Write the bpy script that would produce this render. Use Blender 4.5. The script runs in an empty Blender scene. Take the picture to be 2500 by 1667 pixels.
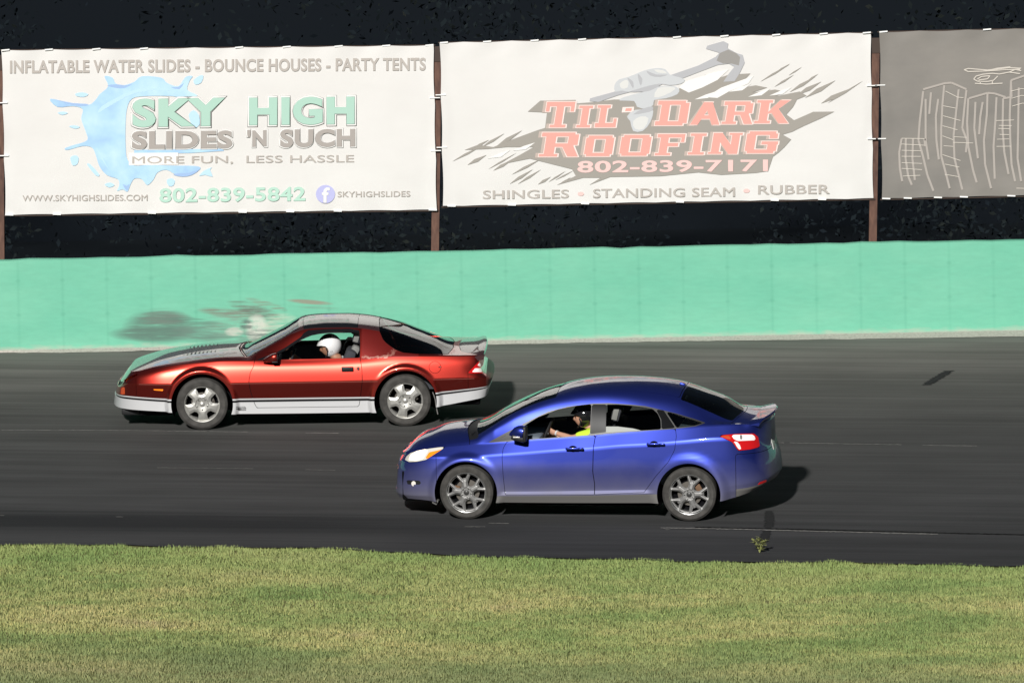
import bpy, bmesh, math, random
import numpy as np
from mathutils import Matrix, Vector
R = math.radians
random.seed(4); rng = np.random.default_rng(4)
S = bpy.context.scene
COL = S.collection

# ---------------------------------------------------------------- camera
BANK = R(6.5)
cam = bpy.data.cameras.new("camera"); camo = bpy.data.objects.new("camera", cam); COL.objects.link(camo)
cam.sensor_width = 36.0
cam.lens = 36.0 * 17401.0 / 2500.0
cam.clip_start = 1.0; cam.clip_end = 3000.0
_p, _r = R(3.3342), R(1.12)
_f = Vector((0, math.cos(_p), -math.sin(_p))); _x = Vector((1, 0, 0)); _u = _x.cross(_f)
_x2 = _x * math.cos(_r) - _u * math.sin(_r); _u2 = _x * math.sin(_r) + _u * math.cos(_r)
_m = Matrix((_x2, _u2, -_f)).transposed().to_4x4(); _m.translation = Vector((0, -85.0, 6.863))
camo.matrix_world = _m
S.camera = camo

# ---------------------------------------------------------------- night sky
W = bpy.data.worlds.new("World"); S.world = W; W.use_nodes = True
W.node_tree.nodes["Background"].inputs[0].default_value = (0.50, 0.72, 1.0, 1)
W.node_tree.nodes["Background"].inputs[1].default_value = 0.048

# ---------------------------------------------------------------- floodlight (one distant lamp)
sun = bpy.data.lights.new("floodlight", 'SUN'); suno = bpy.data.objects.new("floodlight", sun); COL.objects.link(suno)
sun.energy = 4.35; sun.angle = R(2.2); sun.color = (1.0, 0.982, 0.945)
_el, _az = R(23.5), R(12)
_d = Vector((math.sin(_az) * math.cos(_el), math.cos(_az) * math.cos(_el), -math.sin(_el)))
suno.rotation_euler = _d.to_track_quat('-Z', 'Y').to_euler()
S.view_settings.view_transform = 'Standard'; S.view_settings.look = 'None'
S.view_settings.exposure = 0.0; S.view_settings.gamma = 1.0
S.render.resolution_x = 1024; S.render.resolution_y = 682
S.render.engine = 'CYCLES'

# ---------------------------------------------------------------- materials
def lin(r, g, b):
    return tuple(((c/255)/12.92 if c/255 <= .04045 else ((c/255+.055)/1.055)**2.4) for c in (r, g, b))
def lit(r, g, b, k=0.92):
    return tuple(min(.92, v*k) for v in lin(r, g, b))
MATS = {}
def mat(name, base=(.5,.5,.5), rough=.5, metal=0., coat=0., spec=.5, emit=None, es=0., coat_rough=.03):
    if name in MATS: return MATS[name]
    m = bpy.data.materials.new(name); m.use_nodes = True
    b = m.node_tree.nodes["Principled BSDF"]
    b.inputs["Base Color"].default_value = (*base, 1); b.inputs["Roughness"].default_value = rough
    b.inputs["Metallic"].default_value = metal; b.inputs["Specular IOR Level"].default_value = spec
    b.inputs["Coat Weight"].default_value = coat; b.inputs["Coat Roughness"].default_value = coat_rough
    if emit:
        b.inputs["Emission Color"].default_value = (*emit, 1); b.inputs["Emission Strength"].default_value = es
    MATS[name] = m; return m
def nd(m, t, **kw):
    n = m.node_tree.nodes.new(t)
    for k, v in kw.items():
        if k.startswith('i_'): n.inputs[int(k[2:])].default_value = v
        else: setattr(n, k, v)
    return n
def lk(m, a, b): m.node_tree.links.new(a, b)
def bsdf(m): return m.node_tree.nodes["Principled BSDF"]
def coords(m, scale=(1,1,1), loc=(0,0,0), rot=(0,0,0)):
    tc = nd(m, 'ShaderNodeTexCoord'); mp = nd(m, 'ShaderNodeMapping')
    mp.inputs['Scale'].default_value = scale; mp.inputs['Location'].default_value = loc; mp.inputs['Rotation'].default_value = rot
    lk(m, tc.outputs['Object'], mp.inputs['Vector']); return mp.outputs['Vector']
def noise(m, vec, scale=5., detail=4., rough=.55):
    n = nd(m, 'ShaderNodeTexNoise'); n.inputs['Scale'].default_value = scale; n.inputs['Detail'].default_value = detail
    n.inputs['Roughness'].default_value = rough; lk(m, vec, n.inputs['Vector']); return n.outputs['Fac']
def ramp(m, fac, stops):
    n = nd(m, 'ShaderNodeValToRGB'); cr = n.color_ramp
    while len(cr.elements) < len(stops): cr.elements.new(.5)
    for e, (p, c) in zip(cr.elements, stops):
        e.position = p; e.color = (*c, 1) if not isinstance(c, (int, float)) else (c, c, c, 1)
    lk(m, fac, n.inputs['Fac']); return n.outputs['Color']
def mix(m, fac, a, b, mode='MIX'):
    n = nd(m, 'ShaderNodeMix', data_type='RGBA', blend_type=mode)
    for sock, v in ((n.inputs[0], fac), (n.inputs[6], a), (n.inputs[7], b)):
        if isinstance(v, (int, float)): sock.default_value = v
        elif isinstance(v, tuple): sock.default_value = (*v, 1)
        else: lk(m, v, sock)
    return n.outputs[2]
def mth(m, op, a, b=None, c=None):
    n = nd(m, 'ShaderNodeMath', operation=op)
    for i, v in enumerate((a, b, c)):
        if v is None: continue
        if isinstance(v, (int, float)): n.inputs[i].default_value = v
        else: lk(m, v, n.inputs[i])
    return n.outputs[0]
def bump(m, h, strength=.2, dist=.01):
    b = nd(m, 'ShaderNodeBump'); b.inputs['Strength'].default_value = strength; b.inputs['Distance'].default_value = dist
    lk(m, h, b.inputs['Height']); lk(m, b.outputs[0], bsdf(m).inputs['Normal'])
def glass(name, tint=(.8,.85,.85), rough=0.0, sheen=0.0):
    m = bpy.data.materials.new(name); m.use_nodes = True; nt = m.node_tree
    nt.nodes.remove(bsdf(m)); out = nt.nodes['Material Output']
    t = nd(m, 'ShaderNodeBsdfTransparent'); t.inputs[0].default_value = (*tint, 1)
    g = nd(m, 'ShaderNodeBsdfGlossy'); g.inputs['Roughness'].default_value = rough; g.inputs[0].default_value = (.95,.95,.95,1)
    f = nd(m, 'ShaderNodeFresnel'); f.inputs[0].default_value = 1.55
    k = nd(m, 'ShaderNodeMixShader'); lk(m, f.outputs[0], k.inputs[0]); lk(m, t.outputs[0], k.inputs[1]); lk(m, g.outputs[0], k.inputs[2])
    o = k
    if sheen:
        d = nd(m, 'ShaderNodeBsdfDiffuse'); d.inputs[0].default_value = (.72,.74,.70,1)  # white diffuse mixed into the glass as a painted pale reflection
        k2 = nd(m, 'ShaderNodeMixShader'); k2.inputs[0].default_value = sheen
        lk(m, k.outputs[0], k2.inputs[1]); lk(m, d.outputs[0], k2.inputs[2]); o = k2
    lk(m, o.outputs[0], out.inputs['Surface']); MATS[name] = m; return m

def paint(name, base, metal, rough, dirt=0.0, dirt_z=.45, dirt_x=None):
    m = mat(name, base, rough, metal, 1.0)
    v = coords(m); n = noise(m, v, 60, 2)
    if dirt:
        sep = nd(m, 'ShaderNodeSeparateXYZ'); lk(m, v, sep.inputs[0])
        nn = noise(m, v, 3, 4)
        h = mth(m, 'ADD', sep.outputs[2], mth(m, 'MULTIPLY', mth(m, 'SUBTRACT', nn, .5), .14))
        f = nd(m, 'ShaderNodeMapRange'); f.inputs['From Min'].default_value = dirt_z+.28; f.inputs['From Max'].default_value = dirt_z-.22
        lk(m, h, f.inputs['Value'])
        fo = f.outputs[0]
        if dirt_x:
            g = nd(m, 'ShaderNodeMapRange'); g.inputs['From Min'].default_value = dirt_x[0]; g.inputs['From Max'].default_value = dirt_x[1]
            lk(m, mth(m, 'ADD', sep.outputs[0], mth(m, 'MULTIPLY', mth(m, 'SUBTRACT', nn, .5), .2)), g.inputs['Value'])
            hz = nd(m, 'ShaderNodeMapRange'); hz.inputs['From Min'].default_value = 1.12; hz.inputs['From Max'].default_value = 1.0; lk(m, sep.outputs[2], hz.inputs['Value'])
            fo = mth(m, 'MAXIMUM', fo, mth(m, 'MULTIPLY', mth(m, 'MULTIPLY', g.outputs[0], hz.outputs[0]), .9))
        ff = mth(m, 'MULTIPLY', fo, dirt)
        lk(m, mth(m, 'ADD', rough, mth(m, 'MULTIPLY', ff, .25)), bsdf(m).inputs['Roughness'])
        lk(m, mix(m, ff, base, (.17,.16,.155)), bsdf(m).inputs['Base Color'])
        lk(m, mth(m, 'SUBTRACT', metal, mth(m, 'MULTIPLY', ff, metal)), bsdf(m).inputs['Metallic'])
        lk(m, mth(m, 'SUBTRACT', 1.0, mth(m, 'MULTIPLY', ff, .8)), bsdf(m).inputs['Coat Weight'])
    return m

# ---------------------------------------------------------------- object helpers
def finish(o, label=None, cat=None, group=None, kind=None):
    if label: o["label"] = label
    if cat: o["category"] = cat
    if group: o["group"] = group
    if kind: o["kind"] = kind
    return o
def link(name, me, m=None, parent=None):
    o = bpy.data.objects.new(name, me); COL.objects.link(o)
    if m: me.materials.append(MATS[m] if isinstance(m, str) else m)
    if parent: o.parent = parent
    return o
def pydata(name, V, F, m=None, parent=None, smooth=True, angle=40):
    me = bpy.data.meshes.new(name); me.from_pydata([tuple(map(float, v[:3])) for v in V], [], F); me.update()
    if smooth:
        me.polygons.foreach_set('use_smooth', [True]*len(me.polygons))
        if angle: me.set_sharp_from_angle(angle=R(angle))
    return link(name, me, m, parent)
class MB:
    """collects simple shapes into one mesh"""
    def __init__(s): s.V = []; s.F = []
    def add(s, V, F):
        k = len(s.V); s.V += [tuple(v) for v in V]; s.F += [tuple(i+k for i in f) for f in F]; return s
    def box(s, lo, hi, rot=None, bev=0.0):
        (a,b,c),(d,e,f) = lo,hi
        if bev:
            bm = bmesh.new(); bmesh.ops.create_cube(bm, size=1)
            for v in bm.verts: v.co = Vector((a+(v.co.x+.5)*(d-a), b+(v.co.y+.5)*(e-b), c+(v.co.z+.5)*(f-c)))
            bmesh.ops.bevel(bm, geom=bm.edges[:], offset=bev, segments=2, affect='EDGES', profile=.5)
            V = [v.co.copy() for v in bm.verts]; F = [[v.index for v in p.verts] for p in bm.faces]; bm.free()
        else:
            V = [Vector(p) for p in ((a,b,c),(d,b,c),(d,e,c),(a,e,c),(a,b,f),(d,b,f),(d,e,f),(a,e,f))]
            F = [(0,3,2,1),(4,5,6,7),(0,1,5,4),(1,2,6,5),(2,3,7,6),(3,0,4,7)]
        if rot:
            ax, ang, ctr = rot; M = Matrix.Rotation(ang, 3, ax); ctr = Vector(ctr)
            V = [M @ (v-ctr)+ctr for v in V]
        return s.add(V, F)
    def tube(s, pts, r, n=8, cap=True):
        pts = [Vector(p) for p in pts]; rs = r if isinstance(r, (list, tuple)) else [r]*len(pts)
        V = []; F = []; prev = None
        for i, p in enumerate(pts):
            t = (pts[min(i+1, len(pts)-1)] - pts[max(i-1, 0)]).normalized()
            a = prev if prev is not None else (Vector((0,0,1)) if abs(t.z) < .9 else Vector((1,0,0)))
            a = (a - t*a.dot(t)).normalized(); prev = a; b = t.cross(a)
            for k in range(n):
                th = 2*math.pi*k/n; V.append(p + (a*math.cos(th)+b*math.sin(th))*rs[i])
        for i in range(len(pts)-1):
            for k in range(n): F.append((i*n+k, i*n+(k+1) % n, (i+1)*n+(k+1) % n, (i+1)*n+k))
        if cap: F.append(tuple(range(n))[::-1]); F.append(tuple((len(pts)-1)*n+k for k in range(n)))
        return s.add(V, F)
    def lathe(s, prof, ctr, n=48, axis='y'):
        """prof: list of (r, h); revolve about axis through ctr"""
        V = []; F = []
        for (r, h) in prof:
            for k in range(n):
                a = 2*math.pi*k/n
                if axis == 'y': V.append((ctr[0]+r*math.cos(a), ctr[1]+h, ctr[2]+r*math.sin(a)))
                elif axis == 'z': V.append((ctr[0]+r*math.cos(a), ctr[1]+r*math.sin(a), ctr[2]+h))
                else: V.append((ctr[0]+h, ctr[1]+r*math.cos(a), ctr[2]+r*math.sin(a)))
        for i in range(len(prof)-1):
            for k in range(n): F.append((i*n+k, (i+1)*n+k, (i+1)*n+(k+1) % n, i*n+(k+1) % n))
        return s.add(V, F)
    def prism(s, poly, y0, y1):
        """poly in (x,z), extruded from y0 to y1"""
        n = len(poly); V = [(x, y0, z) for x, z in poly]+[(x, y1, z) for x, z in poly]
        F = [tuple(range(n))[::-1], tuple(range(n, 2*n))]+[(i, (i+1) % n, n+(i+1) % n, n+i) for i in range(n)]
        return s.add(V, F)
    def ell(s, c, r, n=16, m=10):
        V = []; F = []
        for i in range(m+1):
            ph = math.pi*i/m
            for k in range(n):
                th = 2*math.pi*k/n
                V.append((c[0]+r[0]*math.sin(ph)*math.cos(th), c[1]+r[1]*math.sin(ph)*math.sin(th), c[2]+r[2]*math.cos(ph)))
        for i in range(m):
            for k in range(n): F.append((i*n+k, (i+1)*n+k, (i+1)*n+(k+1) % n, i*n+(k+1) % n))
        return s.add(V, F)
    def obj(s, name, m, parent=None, smooth=True, angle=35):
        o = pydata(name, s.V, s.F, m, parent, False)
        bm = bmesh.new(); bm.from_mesh(o.data); bmesh.ops.remove_doubles(bm, verts=bm.verts, dist=1e-5)
        bmesh.ops.recalc_face_normals(bm, faces=bm.faces); bm.to_mesh(o.data); bm.free()
        if smooth:
            o.data.polygons.foreach_set('use_smooth', [True]*len(o.data.polygons)); o.data.set_sharp_from_angle(angle=R(angle))
        return o
def empty(name, parent=None, matrix=None):
    o = bpy.data.objects.new(name, None); COL.objects.link(o); o.empty_display_size = .3
    if parent: o.parent = parent
    if matrix is not None: o.matrix_world = matrix
    return o
def pose(x, y, yaw):
    ex = Vector((1,0,0)); ey = Vector((0, math.cos(BANK), math.sin(BANK))); n = Vector((0, -math.sin(BANK), math.cos(BANK)))
    c, s = math.cos(yaw), math.sin(yaw)
    M = Matrix((c*ex+s*ey, -s*ex+c*ey, n)).transposed().to_4x4(); M.translation = Vector((x, y, y*math.tan(BANK))); return M
def ground_z(y):
    return y*math.tan(BANK)

# ---------------------------------------------------------------- 2-D functions and mesh cutting
def pchip(xs, ys):
    xs = np.array(xs, float); ys = np.array(ys, float); h = np.diff(xs); d = np.diff(ys)/h
    m = np.zeros(len(xs))
    if len(xs) > 2:
        w1 = 2*h[1:]+h[:-1]; w2 = h[1:]+2*h[:-1]; ok = d[1:]*d[:-1] > 0
        with np.errstate(divide='ignore', invalid='ignore'): mm = (w1+w2)/(w1/d[:-1]+w2/d[1:])
        m[1:-1] = np.where(ok, mm, 0)
    m[0] = d[0]; m[-1] = d[-1]
    def f(x):
        x = np.clip(np.asarray(x, float), xs[0], xs[-1]); i = np.clip(np.searchsorted(xs, x)-1, 0, len(h)-1)
        t = (x-xs[i])/h[i]; t2 = t*t; t3 = t2*t
        return (2*t3-3*t2+1)*ys[i]+(t3-2*t2+t)*h[i]*m[i]+(-2*t3+3*t2)*ys[i+1]+(t3-t2)*h[i]*m[i+1]
    return f
def tab(d): k = sorted(d); return pchip(k, [d[i] for i in k]) if len(k) > 1 else (lambda x: np.full(np.shape(x), d[k[0]]))
def sdf(x, z, poly, r=0.0):
    """signed distance to polygon, negative inside; r rounds the corners outward"""
    P = np.array(poly, float); Q = np.roll(P, -1, 0); d = np.full(x.shape, 1e9); ins = np.zeros(x.shape, bool)
    for (ax, az), (bx, bz) in zip(P, Q):
        ex, ez = bx-ax, bz-az; L = ex*ex+ez*ez
        t = np.clip(((x-ax)*ex+(z-az)*ez)/L, 0, 1); d = np.minimum(d, np.hypot(x-ax-t*ex, z-az-t*ez))
        c = (az > z) != (bz > z)
        with np.errstate(divide='ignore', invalid='ignore'): ins ^= c & (x < (bx-ax)*(z-az)/(bz-az+1e-12)+ax)
    return np.where(ins, -d, d)-r
def spl(pts, n=6, closed=False):
    """Catmull-Rom refinement of a 2-D or 3-D polyline"""
    P = np.array(pts, float); out = []; N = len(P)
    rngi = range(N if closed else N-1)
    for i in rngi:
        if closed: a, b, c, d = P[(i-1) % N], P[i], P[(i+1) % N], P[(i+2) % N]
        else: a, b, c, d = P[max(i-1, 0)], P[i], P[i+1], P[min(i+2, N-1)]
        for k in range(n):
            t = k/n; out.append(.5*((2*b)+(-a+c)*t+(2*a-5*b+4*c-d)*t*t+(-a+3*b-3*c+d)*t**3))
    if not closed: out.append(P[-1])
    return np.array(out)
class Sk:
    """surface: A = (n, 8) array x,y,z,row,station,nx,ny,nz ; F faces"""
    def __init__(s, A, F): s.A = A; s.F = F
    def compact(s):
        used = sorted({i for f in s.F for i in f}); mp = {a: b for b, a in enumerate(used)}
        return Sk(s.A[used], [tuple(mp[i] for i in f) for f in s.F])
def cut(M, fn):
    if not M.F: return M, M
    v = fn(M.A); v = np.where(np.abs(v) < 1e-7, 1e-7, v); sgn = v < 0
    new = {}; rows = []; base = len(M.A); I = []; O = []; sl = sgn.tolist()
    def cross(a, b):
        k = (a, b) if a < b else (b, a)
        if k not in new:
            t = v[k[0]]/(v[k[0]]-v[k[1]]); rows.append(M.A[k[0]]*(1-t)+M.A[k[1]]*t); new[k] = base+len(rows)-1
        return new[k]
    for f in M.F:
        c = sum(sl[i] for i in f)
        if c == len(f): I.append(f)
        elif c == 0: O.append(f)
        else:
            fi = []; fo = []
            for a, b in zip(f, f[1:]+f[:1]):
                (fi if sl[a] else fo).append(a)
                if sl[a] != sl[b]: x = cross(a, b); fi.append(x); fo.append(x)
            if len(fi) > 2: I.append(tuple(fi))
            if len(fo) > 2: O.append(tuple(fo))
    A = np.vstack([M.A]+([np.array(rows)] if rows else []))
    return Sk(A, I).compact(), Sk(A, O).compact()
def gapcut(M, fn, g, seals):
    a, b = cut(M, lambda A: fn(A)+g)
    c, d = cut(b, lambda A: fn(A)-g)
    seals.append(c); return a, d
def join(*Ms):
    A = []; F = []; k = 0
    for M in Ms:
        if not M.F: continue
        A.append(M.A); F += [tuple(i+k for i in f) for f in M.F]; k += len(M.A)
    return Sk(np.vstack(A) if A else np.zeros((0,8)), F)
def emitsk(M, name, m, parent, thick=.012, off=0.0, both=False):
    """make an object out of a cut piece, with thickness and hard rims, keeping the smooth body normals"""
    if not M.F: return None
    A = M.A; n = len(A); N = A[:, 5:8]/np.maximum(np.linalg.norm(A[:, 5:8], axis=1, keepdims=True), 1e-9)
    Po = A[:, :3]+N*off; V = [Po]; NN = [N]; F = list(M.F); k = n
    if thick:
        Pi = Po-N*thick; V.append(Pi); NN.append(-N); F += [tuple(i+n for i in f[::-1]) for f in M.F]; k = 2*n
        ed = {}
        for f in M.F:
            for a, b in zip(f, f[1:]+f[:1]):
                if (b, a) in ed: del ed[(b, a)]
                else: ed[(a, b)] = 1
        rv = []; rn = []
        for (a, b) in ed:
            e = Po[b]-Po[a]; q = np.cross(e, N[a]); l = np.linalg.norm(q)
            if l < 1e-9: continue
            q = q/l; rv += [Po[b], Po[a], Pi[a], Pi[b]]; rn += [q]*4; F.append((k, k+1, k+2, k+3)); k += 4
        if rv: V.append(np.array(rv)); NN.append(np.array(rn))
    V = np.vstack(V); NN = np.vstack(NN)
    me = bpy.data.meshes.new(name); me.from_pydata(V.tolist(), [], F)
    me.polygons.foreach_set('use_smooth', [True]*len(me.polygons)); me.normals_split_custom_set_from_vertices(NN.tolist())
    return link(name, me, m, parent)

def build_skin(c):
    """c: outline, rows z / inset tables, rail, centre profile, shift -> whole body surface"""
    O = spl(c['outline'], 40); seg = np.r_[0, np.cumsum(np.hypot(*np.diff(O, axis=0).T))]
    n = int(seg[-1]/c.get('step', .017)); s = np.linspace(0, seg[-1], n+1)
    ox = np.interp(s, seg, O[:, 0]); oy = np.maximum(np.interp(s, seg, O[:, 1]), 0); oy[0] = oy[-1] = 0
    tx = np.gradient(ox); ty = np.gradient(oy); L = np.hypot(tx, ty); nx, ny = -ty/L, tx/L
    nx[0], ny[0], nx[-1], ny[-1] = -1, 0, 1, 0
    K = len(c['z']); Zk = [tab(t)(ox) for t in c['z']]; Ik = [tab(t)(ox) for t in c['inset']]
    sub = c.get('sub', [8]*(K-1)); Rw = []; rid = []
    pts = [np.stack([ox-nx*Ik[k], np.maximum(oy-ny*Ik[k], 0), Zk[k]], 1) for k in range(K)]
    for k in range(K-1):
        for j in range(sub[k]): t = j/sub[k]; Rw.append(pts[k]*(1-t)+pts[k+1]*t); rid.append(k+t)
    B = pts[-1]; Rw.append(B); rid.append(K-1.)
    bx, by, bz = B.T
    ry = np.minimum(tab(c['ry'])(bx), by*.95); rz = tab(c['rz'])(bx); dd = tab(c['shift'])(bx); zc = tab(c['zc'])(bx-dd)
    fade = np.clip(by/.25, 0, 1)       # ends collapse to the edge point
    rz = bz+(rz-bz)*fade; zc = bz+(zc-bz)*fade; dd = dd*fade
    n1, n2 = c.get('n1', 14), c.get('n2', 26); bul = c.get('bulge', .012)
    for j in range(1, n1+1):
        f = j/n1; hgt = np.clip((rz-bz)/.3, 0, 1)
        Rw.append(np.stack([bx, by+(ry-by)*f+bul*4*f*(1-f)*hgt, bz+(rz-bz)*f], 1)); rid.append(K-1+f)
    pw = c.get('crown', 2.2)
    for j in range(1, n2+1):
        g = j/n2; y = ry*(1-g); q = (1-g)
        Rw.append(np.stack([bx-dd*(1-q*q), y, rz+(zc-rz)*(1-q**pw)], 1)); rid.append(K+g)
    G = np.array(Rw); rid = np.array(rid)        # rows x cols x 3
    fix = np.ones(len(rid))
    for rr in c['crease']: fix[np.argmin(abs(rid-rr))] = 0
    fix[0] = fix[-1] = 0
    fix[np.argmin(abs(rid-K))] *= c.get('railsoft', .5)
    for it in range(c.get('smooth', 6)):
        L2 = np.zeros_like(G); L2[1:-1] = (G[2:]+G[:-2])/2-G[1:-1]; G = G+L2*fix[:, None, None]*.6
    # wheel-arch flares: the surface stands out to a vertical lip round each wheel
    for (wx, wz, r0, r1, out) in c['flare']:
        d = np.hypot(G[:, :, 0]-wx, G[:, :, 2]-wz); w = np.clip((r1-d)/(r1-r0), 0, 1); w = w*w*(3-2*w)
        side = (rid < K-1.02)[:, None] & (G[:, :, 1] > .6)
        G[:, :, 1] = np.where(side, G[:, :, 1]*(1-w)+np.maximum(out, G[:, :, 1])*w, G[:, :, 1])
    if 'post' in c: G = c['post'](G, rid)
    G[-1, :, 1] = 0
    nr, nc = G.shape[:2]; V = []; idx = {}; key = {}
    def vid(i, j, sd):
        x, y, z = G[i, j]; y = y*sd
        k = (round(x, 5), round(y, 5), round(z, 5)) if abs(y) < 2e-4 or j in (0, nc-1) else (i, j, sd)
        if k not in idx: idx[k] = len(V); V.append((x, 0. if abs(y) < 2e-4 else y, z, rid[i], bx[j]))
        return idx[k]
    F = []
    for sd in (-1, 1):
        for i in range(nr-1):
            for j in range(nc-1):
                q = [vid(i, j, sd), vid(i, j+1, sd), vid(i+1, j+1, sd), vid(i+1, j, sd)]
                if sd > 0: q = q[::-1]
                u = []
                for a in q:
                    if a not in u: u.append(a)
                if len(u) > 2: F.append(tuple(u))
    V = np.array(V); P = V[:, :3]; N = np.zeros_like(P)
    for f in F:
        a = np.cross(P[f[1]]-P[f[0]], P[f[2]]-P[f[0]]) if len(f) == 3 else np.cross(P[f[2]]-P[f[0]], P[f[3]]-P[f[1]])
        for i in f: N[i] += a
    N /= np.maximum(np.linalg.norm(N, axis=1, keepdims=True), 1e-12)
    return Sk(np.hstack([V, N]), F)
# ---------------------------------------------------------------- shared car materials
mat('tyre', (.045,.043,.041), .85, spec=.3)
def _tyre():
    m = MATS['tyre']; v = coords(m); n = noise(m, v, 9, 4); lk(m, ramp(m, n, [(.35, (.045,.043,.04)), (.65, (.085,.08,.074))]), bsdf(m).inputs['Base Color'])
_tyre()
mat('alloy', (.52,.51,.48), .42, .60); mat('alloy_grey', (.30,.295,.29), .48, .55); mat('bright_lip', (.75,.75,.74), .22, .9)
mat('disc', (.22,.20,.18), .45, .8); mat('rust', (.16,.09,.05), .8); mat('black_plastic', (.012,.012,.013), .55); mat('gap', (.004,.004,.005), .9, spec=.1)
mat('gloss_black', (.01,.01,.011), .12, coat=.6); mat('gunmetal', (.055,.054,.053), .42, .2); mat('interior', (.16,.19,.23), .7)
mat('crease', (.34,.10,.08), .35, .3); mat('interior_grey', (.09,.092,.098), .8)  # crease: highlight tone of the tubes added along the body crease
mat('seat_cloth', (.045,.047,.056), .9); mat('seat_light', (.22,.22,.21), .85); mat('chrome', (.8,.8,.8), .1, 1.)
mat('silver', (.68,.68,.69), .38, .25, .6); mat('red_lens', (.55,.008,.01), .12, coat=1., emit=(1,.02,.02), es=.12); mat('clear_lens', (.85,.8,.74), .15, coat=1.)
mat('orange_lens', (.55,.07,.015), .2, coat=1., emit=(1,.12,.02), es=.06)
mat('head_lamp', (.9,.88,.8), .15, coat=1., emit=(1.0,.76,.46), es=1.6); mat('amber', (.8,.20,.01), .2, coat=1., emit=(1,.20,.01), es=.9)
mat('head_shell', (.72,.69,.62), .12, coat=1.); mat('tail_white', (.85,.8,.78), .12, coat=1., emit=(1,.8,.75), es=.35)
mat('skin', (.55,.30,.20), .55); mat('skin_dark', (.36,.18,.11), .55); mat('helmet_white', (.86,.85,.86), .18, coat=.6); mat('helmet_black', (.012,.012,.014), .12, coat=1.)
mat('neon', (.60,.85,.05), .8); mat('white_cloth', (.6,.6,.6), .8); mat('dark_cloth', (.03,.035,.045), .85); mat('hair', (.05,.03,.02), .8); mat('eye', (.02,.015,.01), .2)
mat('plate', (.55,.56,.52), .4); mat('sticker', (.45,.6,.08), .5); mat('fuel', (.3,.05,.03), .3); mat('dusty', (.16,.155,.15), .8)
glass('clear_glass', (.86,.92,.90)); glass('tint_glass', (.55,.60,.58)); glass('dark_glass', (.10,.115,.115)); glass('sheen_glass', (.6,.65,.6), sheen=.62)
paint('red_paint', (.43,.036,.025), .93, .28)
mat('post_black', (.010,.010,.011), .13, spec=.30)
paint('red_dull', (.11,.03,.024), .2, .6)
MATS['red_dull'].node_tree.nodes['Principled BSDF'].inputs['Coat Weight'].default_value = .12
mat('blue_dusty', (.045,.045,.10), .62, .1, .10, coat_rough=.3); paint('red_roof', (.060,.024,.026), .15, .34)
paint('blue_paint', (.024,.040,.290), .78, .37, dirt=.78, dirt_z=.46, dirt_x=(3.40,3.60))
mat('sill_dirt', (.15,.145,.14), .7)

def rim_fn_five(x, z, rot, R0):
    """five broad spokes: five rounded windows near the rim"""
    r = np.hypot(x, z); a = np.arctan2(z, x); d = R0*.985-r
    out = -(d)                                            # negative inside the rim
    for k in range(5):
        t = a-(rot+k*2*math.pi/5); t = (t+math.pi) % (2*math.pi)-math.pi
        u = r*np.cos(t); w = r*np.sin(t)                  # radial, tangential
        hp = [(R0*.62, -R0*.11), (R0*.87, -R0*.23), (R0*.895, 0), (R0*.87, R0*.23), (R0*.62, R0*.11), (R0*.575, 0)]
        h = sdf(u, w, hp, R0*.045)
        out = np.maximum(out, -h)
    return out
def rim_fn_y(x, z, rot, R0):
    r = np.hypot(x, z); a = np.arctan2(z, x)
    d = np.minimum(r-R0*.36, np.maximum(R0*.90-r, r-R0))
    for k in range(5):
        t = a-(rot+k*2*math.pi/5); t = (t+math.pi) % (2*math.pi)-math.pi
        u = r*np.cos(t); w = r*np.sin(t)
        def segd(ax, ay, bx, by, wa, wb):
            ex, ey = bx-ax, by-ay; q = np.clip(((u-ax)*ex+(np.abs(w)-ay)*ey)/(ex*ex+ey*ey), 0, 1)
            return np.hypot(u-ax-q*ex, np.abs(w)-ay-q*ey)-(wa+(wb-wa)*q)
        d = np.minimum(d, segd(0, 0, R0*.58, 0, R0*.17, R0*.15))
        d = np.minimum(d, segd(R0*.50, R0*.04, R0*.95, R0*.34, R0*.10, R0*.065))
    return d
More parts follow.
